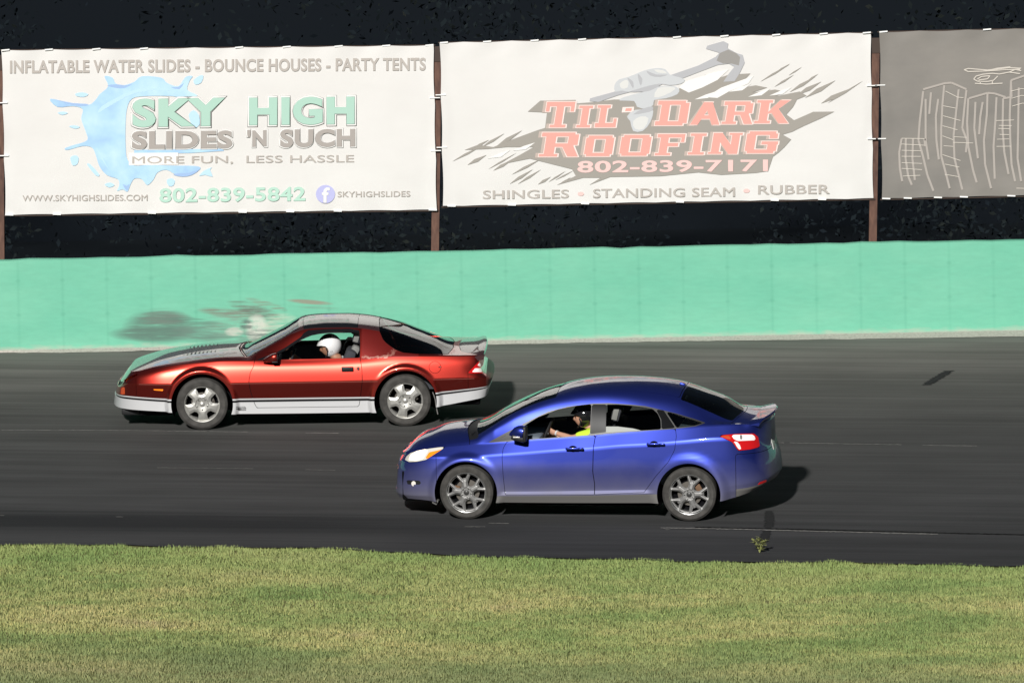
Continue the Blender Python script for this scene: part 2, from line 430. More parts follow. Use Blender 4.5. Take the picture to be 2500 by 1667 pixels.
def make_wheel(parent, x, y, z, side, style, rot, Rt, R0, width, caliper=None):
    """wheel > tyre, rim, brake_disc ; side -1 = near (faces -y)"""
    w = empty('wheel', parent); w.location = (x, y, z)
    s = side; h = width/2
    prof = [(R0*.97, h*.82), (R0*1.01, h*.95), (R0+.012, h*1.0), (R0+.035, h*1.06), (R0+(Rt-R0)*.62, h*1.07), (Rt-.022, h*.98), (Rt-.007, h*.86), (Rt-.001, h*.6), (Rt, 0)]
    prof = prof+[(r, -q) for r, q in prof[::-1][1:]]
    MB().lathe([(r, q*s) for r, q in prof], (0, 0, 0), 72).obj('tyre', 'tyre', w, angle=25)
    # rim barrel and lip
    lp = [(R0*.93, h*.66), (R0*.955, h*.84), (R0*.975, h*.93), (R0*1.0, h*.955), (R0*1.015, h*.93), (R0*1.01, h*.5), (R0*.92, h*.45), (R0*.88, -h*.8), (R0*.99, -h*.9)]
    rim = MB().lathe([(r, q*s) for r, q in lp], (0, 0, 0), 72)
    rimo = rim.obj('rim', 'alloy' if style == 'five' else 'bright_lip', w, angle=25)
    # face: dense polar sheet cut by the spoke pattern
    nr, na = 40, 220; V = []; F = []
    for i in range(nr+1):
        r = R0*.99*i/nr
        for k in range(na):
            a = 2*math.pi*k/na; V.append((r*math.cos(a), 0, r*math.sin(a), 0, 0, 0, s, 0))
    for i in range(nr):
        for k in range(na):
            F.append((i*na+k, (i+1)*na+k, (i+1)*na+(k+1) % na, i*na+(k+1) % na)[::-s] if i else ((i+1)*na+k, (i+1)*na+(k+1) % na, 0)[::-s])
    M = Sk(np.array(V), F)
    fn = rim_fn_five if style == 'five' else rim_fn_y
    face, _ = cut(M, lambda A: fn(A[:, 0], A[:, 2], rot, R0))
    rr = np.hypot(face.A[:, 0], face.A[:, 2]); d = fn(face.A[:, 0], face.A[:, 2], rot, R0)
    hub = np.clip(1-rr/(R0*.36), 0, 1)
    if style == 'five': prof_y = .018*np.sin(np.clip(rr/R0, 0, 1)*math.pi)+.012*np.clip(-d/.03, 0, 1)-.010*(hub > 0)
    else: prof_y = .004+.020*np.clip(-d/.022, 0, 1)-.022*np.clip(rr/R0-.3, 0, 1)-.008*(hub > .25)
    face.A[:, 1] = s*(h*.74+prof_y)
    G = face.A; N = np.zeros((len(G), 3))
    for f in face.F:
        a = np.cross(G[f[1], :3]-G[f[0], :3], G[f[2], :3]-G[f[0], :3])
        for i in f: N[i] += a
    nn = np.linalg.norm(N, axis=1, keepdims=True); N = N/np.maximum(nn, 1e-12); N *= np.sign(N[:, 1:2]*s+1e-9)
    face.A[:, 5:8] = N
    emitsk(face, 'spokes', 'alloy' if style == 'five' else 'alloy_grey', w, .035)
    # brake disc, hub, nuts
    MB().lathe([(.06, h*.2*s), (.145 if style == 'y' else .14, h*.2*s), (.145 if style == 'y' else .14, h*.05*s), (.05, h*.05*s)], (0, 0, 0), 48).obj('brake_disc', 'disc', w)
    MB().lathe([(0, h*-.3*s), (.3, -h*.3*s), (.3, -h*.35*s)], (0, 0, 0), 40).obj('brake_backing', 'gap', w)
    if caliper is not None:
        cx, cz = .125*math.cos(caliper), .125*math.sin(caliper)
        MB().box((cx-.035, min(s*h*.15, s*h*.45), cz-.05), (cx+.035, max(s*h*.15, s*h*.45), cz+.05), rot=('Y', -caliper, (cx, 0, cz)), bev=.01).obj('brake_caliper', 'rust' if style == 'y' else 'disc', w)
    nb = MB()
    for k in range(5):
        a = rot+math.pi/5+k*2*math.pi/5 if style == 'five' else rot+.6+k*2*math.pi/5
        q = .068 if style == 'five' else .054
        nb.lathe([(0.0, h*.98*s), (.008, h*.97*s), (.0105, h*.90*s), (.0105, h*.6*s)], (q*math.cos(a), 0, q*math.sin(a)), 10)
    nb.obj('wheel_nuts', 'chrome', w)
    MB().lathe([(0, h*.99*s), (.022, h*.97*s), (.032, h*.90*s), (.034, h*.6*s)], (0, 0, 0), 24).obj('centre_cap', 'alloy' if style == 'five' else 'gunmetal', w)
    return w

def pr(A, yc, k):
    """apparent side-view coordinates: slides each point along the slant k onto the plane y = yc"""
    t = yc+np.abs(A[:, 1]); return A[:, 0]+k[0]*t, A[:, 2]+k[1]*t
def near(A): return A[:, 1]            # negative on the near side

def flat_piece(name, poly, y, m, parent, th=.006, far=False):
    sgn = 1 if far else -1
    return MB().prism(poly, sgn*abs(y), sgn*(abs(y)-th)).obj(name, m, parent, smooth=False)

def seat(parent, x, y, z0, m='seat_cloth', lean=R(20), head=True, light=None):
    s = empty('seat', parent); s.location = (x, y, z0)
    MB().box((-.25, -.25, -.02), (.27, .25, .12), bev=.04).obj('cushion', m, s)
    MB().box((.20, -.24, .08), (.34, .24, .66), rot=('Y', lean, (.27, 0, .08)), bev=.05).obj('backrest', m, s)
    if head:
        hx, hz = .27+math.sin(lean)*.68, .08+math.cos(lean)*.68
        h = MB().box((hx-.05, -.13, hz-.02), (hx+.06, .13, hz+.17), rot=('Y', lean*.7, (hx, 0, hz)), bev=.04).obj('headrest', m, s)
        if light: MB().box((hx-.035, -.142, hz+.005), (hx+.03, -.125, hz+.145), rot=('Y', lean*.7, (hx, 0, hz)), bev=.006).obj('side_panel', light, h)
    return s
def steering(parent, x, y, z, tilt=R(65), r=.185):
    w = empty('steering_wheel', parent); w.location = (x, y, z); w.rotation_euler = (0, -tilt, 0)
    pts = [(r*math.cos(a), r*math.sin(a), 0) for a in np.linspace(0, 2*math.pi, 40)]
    MB().tube(pts, .015, 8, False).obj('wheel_ring', 'black_plastic', w)
    b = MB().lathe([(0, .03), (.05, .025), (.055, -.02), (0, -.03)], (0, 0, 0), 20, 'z')
    for a in (0, math.pi, -math.pi/2): b.tube([(.03*math.cos(a), .03*math.sin(a), 0), (r*math.cos(a), r*math.sin(a), 0)], .013, 6)
    b.obj('hub', 'black_plastic', w); return w

# ---------------------------------------------------------------- people
def skin_body(name, chains, m, parent, sub=2):
    """chains: list of [(key, xyz, r)...]; keys shared between chains join them. First key of first chain is the root."""
    bm = bmesh.new(); L = bm.verts.layers.skin.verify(); vs = {}
    for ch in chains:
        prev = None
        for key, co, r in ch:
            if key not in vs:
                v = bm.verts.new(co); v[L].radius = (r, r) if not isinstance(r, tuple) else r; vs[key] = v
            v = vs[key]
            if prev is not None and not bm.edges.get((prev, v)): bm.edges.new((prev, v))
            prev = v
    vs[chains[0][0][0]][L].use_root = True
    me = bpy.data.meshes.new(name); bm.to_mesh(me); bm.free(); o = link(name, me, m, None)
    o.modifiers.new('skin', 'SKIN').use_smooth_shade = True
    q = o.modifiers.new('sub', 'SUBSURF'); q.levels = sub; q.render_levels = sub
    dg = bpy.context.evaluated_depsgraph_get(); me2 = bpy.data.meshes.new_from_object(o.evaluated_get(dg))
    o.modifiers.clear(); o.data = me2; me2.name = name
    me2.polygons.foreach_set('use_smooth', [True]*len(me2.polygons))
    if not me2.materials: me2.materials.append(MATS[m])
    o.parent = parent; return o
def head_mesh(n=40, m=30):
    """a head facing -x, centred at 0, half height .12, with brow, nose, lips, chin and ears"""
    V = []; F = []
    for i in range(m+1):
        ph = math.pi*i/m; z = .12*math.cos(ph)
        for k in range(n):
            th = 2*math.pi*k/n; x = -math.sin(ph)*math.cos(th); y = math.sin(ph)*math.sin(th)
            X = x*.098; Y = y*.076
            low = max(0, -z/.12); X += .012*low if x > 0 else -.004*low; Y *= 1-.30*low**1.5
            if x > 0: X *= 1-.45*low
            fr = max(0, -x)**3*math.exp(-(y/.30)**2)
            X -= .024*fr*math.exp(-((z+.022)/.020)**2)*math.exp(-(y/.16)**2)           # nose tip
            X -= .012*fr*math.exp(-((z-.002)/.022)**2)*math.exp(-(y/.12)**2)           # bridge
            X -= .005*fr*math.exp(-((z-.026)/.012)**2); X += .010*math.exp(-((z-.006)/.013)**2)*math.exp(-((abs(y)-.38)/.16)**2)*max(0, -x)**2
            X -= .007*fr*(math.exp(-((z+.052)/.006)**2)+math.exp(-((z+.067)/.007)**2)); X -= .009*fr*math.exp(-((z+.100)/.014)**2)
            er = math.exp(-((z-.0)/.028)**2)*math.exp(-((x-.12)/.14)**2); Y += math.copysign(.014*er, y)*(abs(y) > .5)
            V.append((X, Y, z))
    for i in range(m):
        for k in range(n): F.append((i*n+k, i*n+(k+1) % n, (i+1)*n+(k+1) % n, (i+1)*n+k))
    return V, F
def hand_chains(root_key, wrist, palm, fdir, side, up, tag_):
    """five finger chains rooted in the palm; fdir = direction knuckles to tips, curling toward up"""
    w = Vector(wrist); p = Vector(palm); f = Vector(fdir).normalized(); u = Vector(up).normalized(); sd = Vector(side).normalized()
    ch = [[(root_key, w, .026), (tag_+'palm', p, .031)]]
    for i, (o, L) in enumerate(((-.030, .066), (-.010, .076), (.010, .071), (.030, .058))):
        b = p+sd*o+f*.035
        ch.append([(tag_+'palm', p, .031), (f'{tag_}f{i}a', b, .011), (f'{tag_}f{i}b', b+f*L*.42+u*L*.12, .0095), (f'{tag_}f{i}c', b+f*L*.50+u*L*.52, .0088), (f'{tag_}f{i}d', b+f*L*.22+u*L*.80, .0078)])
    b = p-sd*.034-f*.012
    ch.append([(tag_+'palm', p, .031), (tag_+'ta', b, .012), (tag_+'tb', b-sd*.022+f*.026+u*.02, .0105), (tag_+'tc', b-sd*.012+f*.050+u*.045, .009)])
    return ch
def driver(M, label, head, shoulder, hands, elbow, hip, skin_m, helmet, shirt_m, look=0.):
    """seated driver in the car's own axes (faces -x). One continuous body, with helmet and clothes as children."""
    root = empty('person'); root.matrix_world = M @ Matrix.Translation(hip)
    finish(root, label, 'person')
    sx, sy, sz = shoulder; hx, hy, hz = hip; cx, cy, cz = head
    nk = (sx-.01, sy, sz+.07); nk2 = (cx+.02, cy, cz-.12)
    kn = [(hx-.42, hy-.10, hz+.14), (hx-.42, hy+.12, hz+.14)]; ft = [(hx-.78, hy-.09, hz-.08), (hx-.78, hy+.11, hz-.08)]
    chest = (sx-.02, sy, sz-.12)
    ch = [[('hip', (hx, hy, hz), (.13, .17)), ('waist', ((hx+sx)/2, (hy+sy)/2, (hz+sz)/2-.04), (.115, .15)), ('chest', chest, (.125, .17)), ('neck', nk, .062), ('jaw', nk2, .056), ('skull', (cx+.01, cy, cz-.03), .062)]]
    for i, s in enumerate((-1, 1)):
        sh = (sx, sy+s*.17, sz-.01); el = elbow[i]; wr = hands[i]
        d = (Vector(wr)-Vector(el)).normalized(); palm = Vector(wr)+d*.055
        mid = (Vector(sh)+Vector(el))/2
        ch.append([('chest', chest, .15), (f'sh{i}', sh, .068), (f'ua{i}', mid, .052), (f'el{i}', el, .043), (f'fa{i}', (Vector(el)*.55+Vector(wr)*.45), .039), (f'wr{i}', wr, .026)])
        ch += hand_chains(f'wr{i}', wr, palm, d+Vector((0, 0, .1)), (0, .25*s, .97), (.3, -s*.9, 0) if i == 0 else (.3, .9, 0), f'h{i}')
        hp = (hx-.02, hy+s*.10, hz-.01)
        ch.append([('hip', (hx, hy, hz), .14), (f'th{i}', hp, .095), (f'mt{i}', ((hp[0]+kn[i][0])/2, kn[i][1], (hp[2]+kn[i][2])/2), .082), (f'kn{i}', kn[i], .06), (f'cf{i}', ((kn[i][0]*.6+ft[i][0]*.4), ft[i][1], kn[i][2]*.6+ft[i][2]*.4), .055), (f'an{i}', ft[i], .04), (f'to{i}', (ft[i][0]-.14, ft[i][1], ft[i][2]+.02), .035)])
    body = skin_body('body', ch, skin_m, root)
    # head joined into the body mesh: one continuous figure
    V, F = head_mesh(); Mh = Matrix.Rotation(look, 4, 'Y'); V = [Mh @ (Vector(v)*1.04+Vector((-.014,0,-.006)))+Vector(head) for v in V]
    bm = bmesh.new(); bm.from_mesh(body.data); vs = [bm.verts.new(v) for v in V]
    for f in F:
        try: bm.faces.new([vs[i] for i in f]).smooth = True
        except ValueError: pass
    bmesh.ops.remove_doubles(bm, verts=bm.verts, dist=1e-5); bm.to_mesh(body.data); bm.free()
    def onhead(v): return Mh @ Vector(v)+Vector(head)
    e = MB()
    for s in (-1, 1): e.ell(onhead((-.100, s*.032, .002)), (.011, .013, .009), 12, 8)
    e.obj('eyes', 'eye', body)
    # shirt: same bones, a little fatter, sleeves to mid upper arm
    sc = [[('hip', (hx+.01, hy, hz), (.155, .195)), ('waist', ((hx+sx)/2, (hy+sy)/2, (hz+sz)/2-.04), (.13, .165)), ('chest', chest, (.142, .185)), ('neck', (nk[0], nk[1], nk[2]-.025), .078)]]
    for i, s in enumerate((-1, 1)):
        sh = (sx, sy+s*.17, sz-.01); el = elbow[i]; k = .86 if shirt_m == 'neon' else .95
        end = Vector(sh)*(1-k)+Vector(el)*k
        sc.append([('chest', chest, .16), (f'sh{i}', sh, .084), (f'e{i}', end, .062)])
    skin_body('shirt', sc, shirt_m, body)
    tr = [[('hip', (hx, hy, hz), (.15, .185)), ('w', (hx-.0, hy, hz+.06), (.14, .18))]]
    for i, s in enumerate((-1, 1)):
        hp = (hx-.02, hy+s*.10, hz-.01)
        tr.append([('hip', (hx, hy, hz), .15), (f'th{i}', hp, .107), (f'kn{i}', kn[i], .072), (f'an{i}', ft[i], .055)])
    skin_body('trousers', tr, 'dark_cloth', body)
    # helmet: a thick open-face shell
    n, m = 56, 40; A = []; F = []
    for i in range(m+1):
        ph = math.pi*i/m
        for k in range(n):
            th = 2*math.pi*k/n; d = (-math.sin(ph)*math.cos(th), math.sin(ph)*math.sin(th), math.cos(ph))
            A.append((d[0]*.150, d[1]*.128, d[2]*.148+.012, 0, 0, d[0], d[1], d[2]))
    for i in range(m):
        for k in range(n): F.append((i*n+k, i*n+(k+1) % n, (i+1)*n+(k+1) % n, (i+1)*n+k))
    H = Sk(np.array(A), F)
    # peak: pull the brow forward
    a = H.A; w = np.exp(-((a[:, 2]-.055)/.03)**2)*np.clip(-a[:, 0]/.15, 0, 1)**2; a[:, 0] -= .022*w; a[:, 2] -= .010*w
    face = [(-.30, .052), (-.100, .040), (-.050, .022), (-.030, -.010), (-.030, -.050), (-.050, -.072), (-.060, -.115), (-.02, -.16), (-.3, -.2)]
    _, H = cut(H, lambda A: sdf(A[:, 0], A[:, 2], face, .004))
    _, H = cut(H, lambda A: np.maximum(A[:, 2]+.128+.25*A[:, 0], np.abs(A[:, 1])*0-1))
    pieces = []
    if helmet == 'white':
        ck = lambda A: .118-A[:, 2]+.10*(A[:, 0]+.02)*(A[:,0]>-.02)+.006*np.sign(np.sin(A[:, 0]*210))+.005*np.sign(np.sin(A[:, 1]*190))
        blk, H = cut(H, ck); pieces.append((blk, 'helmet_black', 'checker_patch'))
    pieces.insert(0, (H, 'helmet_white' if helmet == 'white' else 'helmet_black', 'helmet'))
    hm = None
    for P, mm, nm in pieces:
        P.A[:, :3] = np.array([tuple(onhead(v)) for v in P.A[:, :3]]); P.A[:, 5:8] = np.array([tuple(Mh.to_3x3() @ Vector(v)) for v in P.A[:, 5:8]])
        o = emitsk(P, nm, mm, body if hm is None else hm, .022, .001 if hm else 0)
        hm = hm or o
    pad = [onhead(v) for v in ((-.05, -.10, .0), (-.04, -.105, -.05), (-.06, -.09, -.10), (-.085, -.06, -.115), (-.09, .0, -.12), (-.085, .06, -.115), (-.06, .09, -.10), (-.04, .105, -.05))]
    MB().tube(pad[:4]+pad[4:], .008, 6).obj('chin_strap', 'black_plastic', hm)
    if helmet == 'white':
        s = MB()
        for dx in (0, .018): s.ell(onhead((.0+dx, -.126, -.055)), (.004, .004, .004), 8, 6)
        s.obj('snaps', 'gunmetal', hm)
    if shirt_m == 'neon':
        wr = Vector(hands[0]); el = Vector(elbow[0]); d = (wr-el).normalized()
        MB().tube([wr-d*.02, wr-d*.0], .034, 16).obj('wrist_band', 'white_cloth', body)
    for o in root.children: o.matrix_basis = Matrix.Translation(-Vector(hip)) @ o.matrix_basis
    return root

def lean(car, y0, a):
    """body roll on the springs: everything but the wheels leans about the near sill"""
    Mx = Matrix.Translation((0, y0, .3)) @ Matrix.Rotation(-a, 4, 'X') @ Matrix.Translation((0, -y0, -.3))
    for o in car.children:
        if not o.name.startswith('wheel'): o.matrix_basis = Mx @ o.matrix_basis
    return Mx

def split_pieces(o, name):
    """one object per loose piece, all under the same parent"""
    bm = bmesh.new(); bm.from_mesh(o.data); seen = set(); groups = []
    for v in bm.verts:
        if v in seen: continue
        st = [v]; seen.add(v); g = []
        while st:
            q = st.pop(); g.append(q)
            for e in q.link_edges:
                w = e.other_vert(q)
                if w not in seen: seen.add(w); st.append(w)
        groups.append(g)
    for g in groups:
        ix = {v: i for i, v in enumerate(g)}; fs = {f for v in g for f in v.link_faces}
        me = bpy.data.meshes.new(name); me.from_pydata([tuple(v.co) for v in g], [], [[ix[v] for v in f.verts] for f in fs])
        me.polygons.foreach_set('use_smooth', [True]*len(me.polygons)); me.set_sharp_from_angle(angle=R(35)); me.materials.append(o.data.materials[0])
        c = bpy.data.objects.new(name, me); COL.objects.link(c); c.parent = o.parent; c.matrix_basis = o.matrix_basis
    bm.free(); bpy.data.objects.remove(o)
# ================================================================ SETTING
YW = 11.017
def zprof(y):
    """bank profile: flat infield, banked track, level ground outside the wall"""
    if y < -11.5: return ground_z(-11.5)-(-11.5-y)*.03 if y > -40 else ground_z(-11.5)-28.5*.03
    if y > YW+.2: return ground_z(YW+.2)-.05*min(y-YW, 6)
    return ground_z(y)
def sheet(name, xs, ys, dz, m, kind='structure', edge=None):
    V = [(x, y if edge is None else y, zprof(y)+dz) for y in ys for x in xs]; n = len(xs)
    F = [(j*n+i, j*n+i+1, (j+1)*n+i+1, (j+1)*n+i) for j in range(len(ys)-1) for i in range(n-1)]
    o = pydata(name, V, F, m, None, True, None); finish(o, kind=kind); return o
# infield earth under the grass
mat('soil', (.10,.095,.035), .95, spec=.1)
def _soil():
    m = MATS['soil']; v = coords(m, (.35,1.2,1)); n = noise(m, v, 1.6, 6, .6)
    n2 = noise(m, coords(m), 14, 5, .7)
    c = ramp(m, n, [(.30,(.14,.19,.07)),(.48,(.20,.23,.085)),(.60,(.25,.24,.10)),(.72,(.23,.20,.12))])
    lk(m, mix(m, mth(m,'MULTIPLY',n2,.4), c, (.10,.12,.05)), bsdf(m).inputs['Base Color']); bump(m, n2, .6, .03)
_soil()
xsn = [-400,-120,-60,-30]+list(np.linspace(-20,20,21))+[30,60,120,400]
sheet('ground', xsn, [-300,-120,-60,-40,-25,-18,-14,-11.5,-8,-4,0,4,8,11,YW+.2,YW+3,YW+8,60,140,500], -.02, 'soil')
# asphalt
mat('asphalt', (.05,.05,.05), .88, spec=.16)
def _asphalt():
    m = MATS['asphalt']; tc = nd(m,'ShaderNodeTexCoord'); sep = nd(m,'ShaderNodeSeparateXYZ'); lk(m, tc.outputs['Object'], sep.inputs[0])
    x, y = sep.outputs[0], sep.outputs[1]
    # distance across the lane, following the slight curve of the line the cars take
    lane = mth(m,'ADD', y, mth(m,'MULTIPLY', x, .16)); cmb = nd(m,'ShaderNodeCombineXYZ')
    lk(m, mth(m,'MULTIPLY',x,.045), cmb.inputs[0]); lk(m, lane, cmb.inputs[1])
    s1 = noise(m, cmb.outputs[0], 2.2, 6, .66)
    cmb2 = nd(m,'ShaderNodeCombineXYZ'); lk(m, mth(m,'MULTIPLY',x,.10), cmb2.inputs[0]); lk(m, mth(m,'MULTIPLY',lane,4.), cmb2.inputs[1]); s2 = noise(m, cmb2.outputs[0], 2.0, 4, .6)
    grain = noise(m, coords(m), 260, 2, .6); patch = noise(m, coords(m,(.5,1,1)), 1.1, 3, .5)
    base = ramp(m, y, [(0.0,.5),(1.0,.5)])
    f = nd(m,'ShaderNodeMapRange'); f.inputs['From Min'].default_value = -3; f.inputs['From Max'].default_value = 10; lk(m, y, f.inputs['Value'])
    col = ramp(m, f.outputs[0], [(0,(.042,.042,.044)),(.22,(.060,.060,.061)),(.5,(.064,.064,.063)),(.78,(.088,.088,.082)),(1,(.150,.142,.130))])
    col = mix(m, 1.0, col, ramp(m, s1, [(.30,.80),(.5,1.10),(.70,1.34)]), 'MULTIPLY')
    col = mix(m, 1.0, col, ramp(m, s2, [(.3,.84),(.5,1.03),(.72,1.20)]), 'MULTIPLY')
    col = mix(m, 1.0, col, ramp(m, patch, [(.3,.9),(.7,1.1)]), 'MULTIPLY')
    # rubber groove along the inside line, ragged
    g = mth(m,'ADD', lane, mth(m,'MULTIPLY', mth(m,'SUBTRACT', s2, .5), .9))
    d = mth(m,'ABSOLUTE', mth(m,'ADD', g, 1.55)); gr = nd(m,'ShaderNodeMapRange'); gr.inputs['From Min'].default_value = .75; gr.inputs['From Max'].default_value = .25; lk(m, d, gr.inputs['Value'])
    xf = nd(m,'ShaderNodeMapRange'); xf.inputs['From Min'].default_value = 1.5; xf.inputs['From Max'].default_value = -2.5; lk(m, x, xf.inputs['Value'])
    col = mix(m, mth(m,'MULTIPLY', mth(m,'MULTIPLY', gr.outputs[0], xf.outputs[0]), .80), col, (.016,.017,.019))
    col = mix(m, mth(m,'MULTIPLY', mth(m,'SUBTRACT', grain, .45), .5), col, (.13,.125,.12))
    lk(m, col, bsdf(m).inputs['Base Color']); bump(m, grain, .35, .004)
_asphalt()
# inner edge of the track is an uneven curve; the sheet is trimmed to it
def edge_y(x):
    return float(np.interp(x, [-60,-20,-9,-6.03,-4.4,-2.66,-1.3,-.05,1.5,3,5.76,9,20,60], [3.,-.6,-1.75,-2.02,-2.2,-2.5,-2.9,-3.32,-3.62,-3.88,-4.34,-5.0,-8.0,-20.]))+.04*math.sin(x*2.1)+.03*math.sin(x*5.3+1)
xt = sorted(set([-60,-40,-30,-20,20,30,40,60]+list(np.linspace(-12,12,97)))); nyt = 30
V=[];F=[]
for x in xt:
    e = max(edge_y(x), -11.4)
    for j in range(nyt+1): y = e+(YW+.02-e)*j/nyt; V.append((x,y,ground_z(y)-.001))
for i in range(len(xt)-1):
    for j in range(nyt): a=i*(nyt+1)+j; F.append((a,a+nyt+1,a+nyt+2,a+1))
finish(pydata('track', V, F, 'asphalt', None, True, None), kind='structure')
# seams, cracks, skid and painted shadow on the asphalt, thin ribbons lying on it
mat('seam_pale', (.30,.29,.27), .8); mat('seam_dark', (.010,.010,.010), .9, spec=.1); mat('skid_and_shadow', (.032,.032,.033), .9, spec=.1)  # last tone serves both the skid mark and the painted shadow strip
def ribbon(name, pts, w, dz, m, broken=0.0, cross=False):
    P = spl(pts, 40); V=[];F=[]; st=[]; r = np.random.default_rng(len(P)+int(abs(P[0][0])*10))
    for i,(x,y) in enumerate(P):
        ww = w*(.5+.8*r.random()); y += .006*r.normal()
        if cross: V += [(x-ww/2,y,ground_z(y)+dz),(x+ww/2,y,ground_z(y)+dz)]; continue
        V += [(x,y-ww/2,ground_z(y-ww/2)+dz),(x,y+ww/2,ground_z(y+ww/2)+dz)]
    on = 1
    for i in range(len(P)-1):
        if r.random() < .12: on = r.random() > broken
        if on: F.append((2*i,2*i+2,2*i+3,2*i+1))
    return finish(pydata(name, V, F, m, None, False), kind='structure')
ribbon('track_joint', [(2.1,-1.80),(3.0,-1.98),(4.0,-2.20),(4.7,-2.35),(5.2,-2.47),(6.2,-2.68),(8,-3.1)], .055, .004, 'seam_dark')
ribbon('track_joint', [(1.7,-1.80),(2.6,-1.975),(3.4,-2.16),(4.2,-2.34),(4.9,-2.50)], .036, .006, 'seam_pale')
ribbon('track_crack', [(-7.5,5.36),(-6.5,5.29),(-5,5.10),(-3.5,4.85),(-1.3,4.43),(0,4.15)], .022, .004, 'seam_pale', .45)
ribbon('track_crack', [(3.2,3.42),(4.2,3.22),(5.2,3.02),(6.5,2.76),(8,2.4)], .02, .004, 'seam_pale', .3)
ribbon('track_crack', [(-4.4,2.55),(-3.4,2.40),(-2.4,2.2),(-1.0,1.9)], .014, .004, 'seam_pale', .6)
ribbon('track_crack', [(-7,-.15),(-5,-.45),(-3.5,-.72),(-2,-1.0),(-1,-1.18),(.4,-1.45)], .018, .004, 'seam_pale', .72)
ribbon('track_crack', [(-.6,-1.5),(.6,-1.62),(1.8,-1.9)], .018, .004, 'seam_pale', .6)
ribbon('skid_mark', [(5.36,7.20),(5.52,7.65),(5.72,8.20)], .13, .004, 'skid_and_shadow', 0, True)
0 and ribbon('skid_mark', [(-.5,8.6),(2.0,8.1),(4.0,8.0),(7.5,7.9)], .05, .004, 'seam_dark', .5)
ribbon('shadow_strip', [(2.86,-2.75),(2.93,-2.1),(2.98,-1.6),(3.0,-.9)], .11, .0035, 'skid_and_shadow', 0, True)  # soft cast shadow beside the weed, painted as a dark strip
# pale grit along the foot of the wall
V=[];F=[]; r = np.random.default_rng(8); xs = np.linspace(-30,30,900); w = np.interp(xs, [-30,-7,-4,0,3,7,30],[.05,.05,.09,.08,.20,.32,.3])
nz = np.convolve(r.normal(size=960), np.ones(60)/60, 'same')[:900]*.35+np.convolve(r.normal(size=920), np.ones(16)/16, 'same')[:900]*.09
for x,a,b in zip(xs,w,nz):
    y0 = YW-max(.04,a+b); V += [(x,y0,ground_z(y0)+.004),(x,YW-.01,ground_z(YW)+.030)]
F=[(2*i,2*i+2,2*i+3,2*i+1) for i in range(len(xs)-1)]
mat('grit', (.40,.36,.31), .95)
def _grit():
    m = MATS['grit']; n = noise(m, coords(m), 30, 6, .7); lk(m, ramp(m, n, [(.25,(.30,.275,.24)),(.5,(.50,.46,.41)),(.8,(.66,.62,.56))]), bsdf(m).inputs['Base Color'])
_grit()
finish(pydata('grit_verge', V, F, 'grit', None, True, None), kind='structure')

